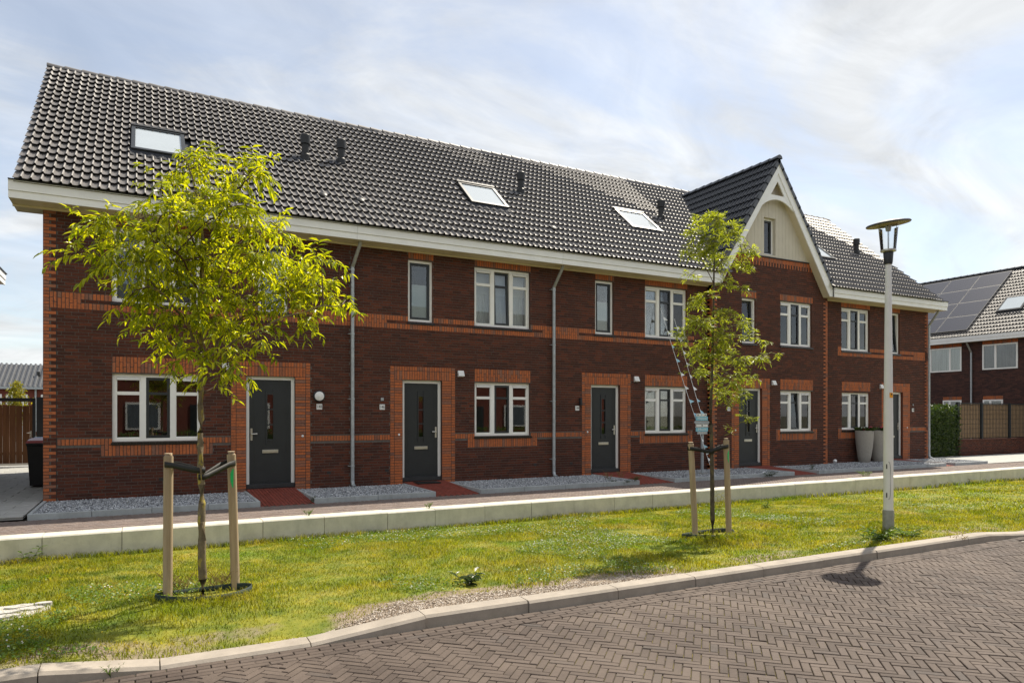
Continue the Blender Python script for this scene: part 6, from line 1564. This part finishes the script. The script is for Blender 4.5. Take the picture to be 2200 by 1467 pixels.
# ------------------------------------------------------------------ weeds, one by one
def weed(p, h, n, label, mat='leaf_weed', L=.09, W=.02, spread=.10, seed=1, grassy=False):
    rr = np.random.default_rng(seed); t_ = thing('weed', label, 'weed', tuple(p), 'weeds in joints and along edges')
    T, TF = leaf_unit(L, W, .2, .35); ms = []; st = MB()
    for k in range(max(1, n // 9)):
        a = rr.uniform(0, 6.28); q = np.array(p) + np.array((math.cos(a), math.sin(a), 0)) * spread * rr.random() * .5
        e = q + np.array((math.cos(a) * spread * .7, math.sin(a) * spread * .7, h * rr.uniform(.6, 1.0)))
        st.tube([q - np.array((0, 0, .01)), (q + e) / 2 + np.array((0, 0, h * .1)), e], [.004, .003, .0015], 4)
        for j in range(9):
            f = (j + .5) / 9; d = np.array((math.cos(a + 2.4 * j), math.sin(a + 2.4 * j), .45 + (1.6 if grassy else 0)))
            ms.append(np.concatenate([frame(d, rr.uniform(-.4, .4)) * rr.uniform(.6, 1.15), (q * (1 - f) + e * f)[:, None]], 1))
    build(st, 'stem', mat, t_); V, Fc = scatter_mesh(T, TF, ms); bulk('leaves', V, Fc, mat, t_)
wz = .12
weed(onZ(1308, 1030, .21), .16, 40, 'dry flowering weed on the gravel edge before door 144', 'leaf_dry', .10, .012, .16, 1, True)
weed(onZ(1335, 1026, .21), .14, 36, 'second dry weed beside the red path to door 144', 'leaf_dry', .09, .012, .12, 2, True)
weed(onZ(1362, 1032, .21), .12, 45, 'bushy green weed at the corner of the gravel bed by door 144', 'leaf_dark', .09, .02, .16, 3)
weed(onZ(1330, 1041, .12), .12, 60, 'low dark weed at the foot of the edging, before house 144', 'leaf_dark', .10, .02, .22, 4)
weed(onZ(1606, 1000, .22), .34, 40, 'upright leafy weed in front of door 142', 'leaf_weed', .10, .03, .06, 5)
weed(onZ(1652, 1023, .12), .13, 60, 'dark weed clump at the edging right of the fallen pennants', 'leaf_dark', .12, .025, .24, 6)
weed(onZ(1746, 1013, .14), .26, 36, 'upright weed at the corner of the gravel bed under the gable window', 'leaf_dark', .09, .03, .08, 7)
weed(onZ(1862, 1022, .125), .14, 50, 'round green weed growing behind the retaining wall left of the lamp', 'leaf_weed', .10, .03, .16, 8)
weed(onZ(920, 1091, .125), .07, 40, 'small grass tuft on the wall top edge before door 146', 'leaf_weed', .08, .008, .08, 9, True)
weed(onZ(660, 1107, .125), .07, 40, 'grass tuft behind the wall before door 148', 'leaf_weed', .08, .008, .10, 10, True)
weed(onZ(672, 1078, .13), .10, 30, 'small weed against the kerb right of the red path to 148', 'leaf_dark', .06, .025, .07, 11)
weed(onLawn(59, 1207), .22, 36, 'tall weed in the lawn against the left end of the wall', 'leaf_weed', .13, .022, .14, 12)
weed(onLawn(1000, 1255), .12, 60, 'dark broad-leaved weed in the lawn above the bare soil', 'leaf_dark', .13, .035, .12, 13)
weed(onLawn(1880, 1160), .14, 90, 'leafy weed clump left of the lamp post foot', 'leaf_weed', .12, .04, .26, 14)
weed(onLawn(1945, 1150), .10, 80, 'leafy weed clump right of the lamp post foot', 'leaf_weed', .11, .035, .24, 15)
weed(onZ(2055, 1168, 0), .10, 60, 'dry grassy weed in the street joint at the lowered kerb', 'leaf_dry', .10, .012, .14, 16, True)
weed(onZ(245, 1450, 0), .05, 50, 'grass tuft in the joint at the dropped kerb, bottom left', 'leaf_weed', .06, .006, .06, 17, True)
weed(onLawn(1545, 1095), .42, 60, 'thin leafy shoots at the foot of the slender tree', 'leaf_yellow', .08, .014, .14, 18)
weed(onLawn(400, 1268), .16, 70, 'dry grass tuft inside the watering ring of the left tree', 'leaf_dry', .14, .006, .22, 19, True)
weed(onLawn(470, 1262), .14, 70, 'dry grass between the left tree trunk and the sprayed stake', 'leaf_dry', .14, .006, .22, 20, True)
weed(onLawn(1640, 1090), .16, 30, 'green weed at the wall foot right of the slender tree', 'leaf_weed', .12, .03, .12, 21)
weed(onLawn(2098, 1040), .14, 40, 'pale weed at the foot of the wall at the far right', 'leaf_yellow', .12, .03, .14, 22)
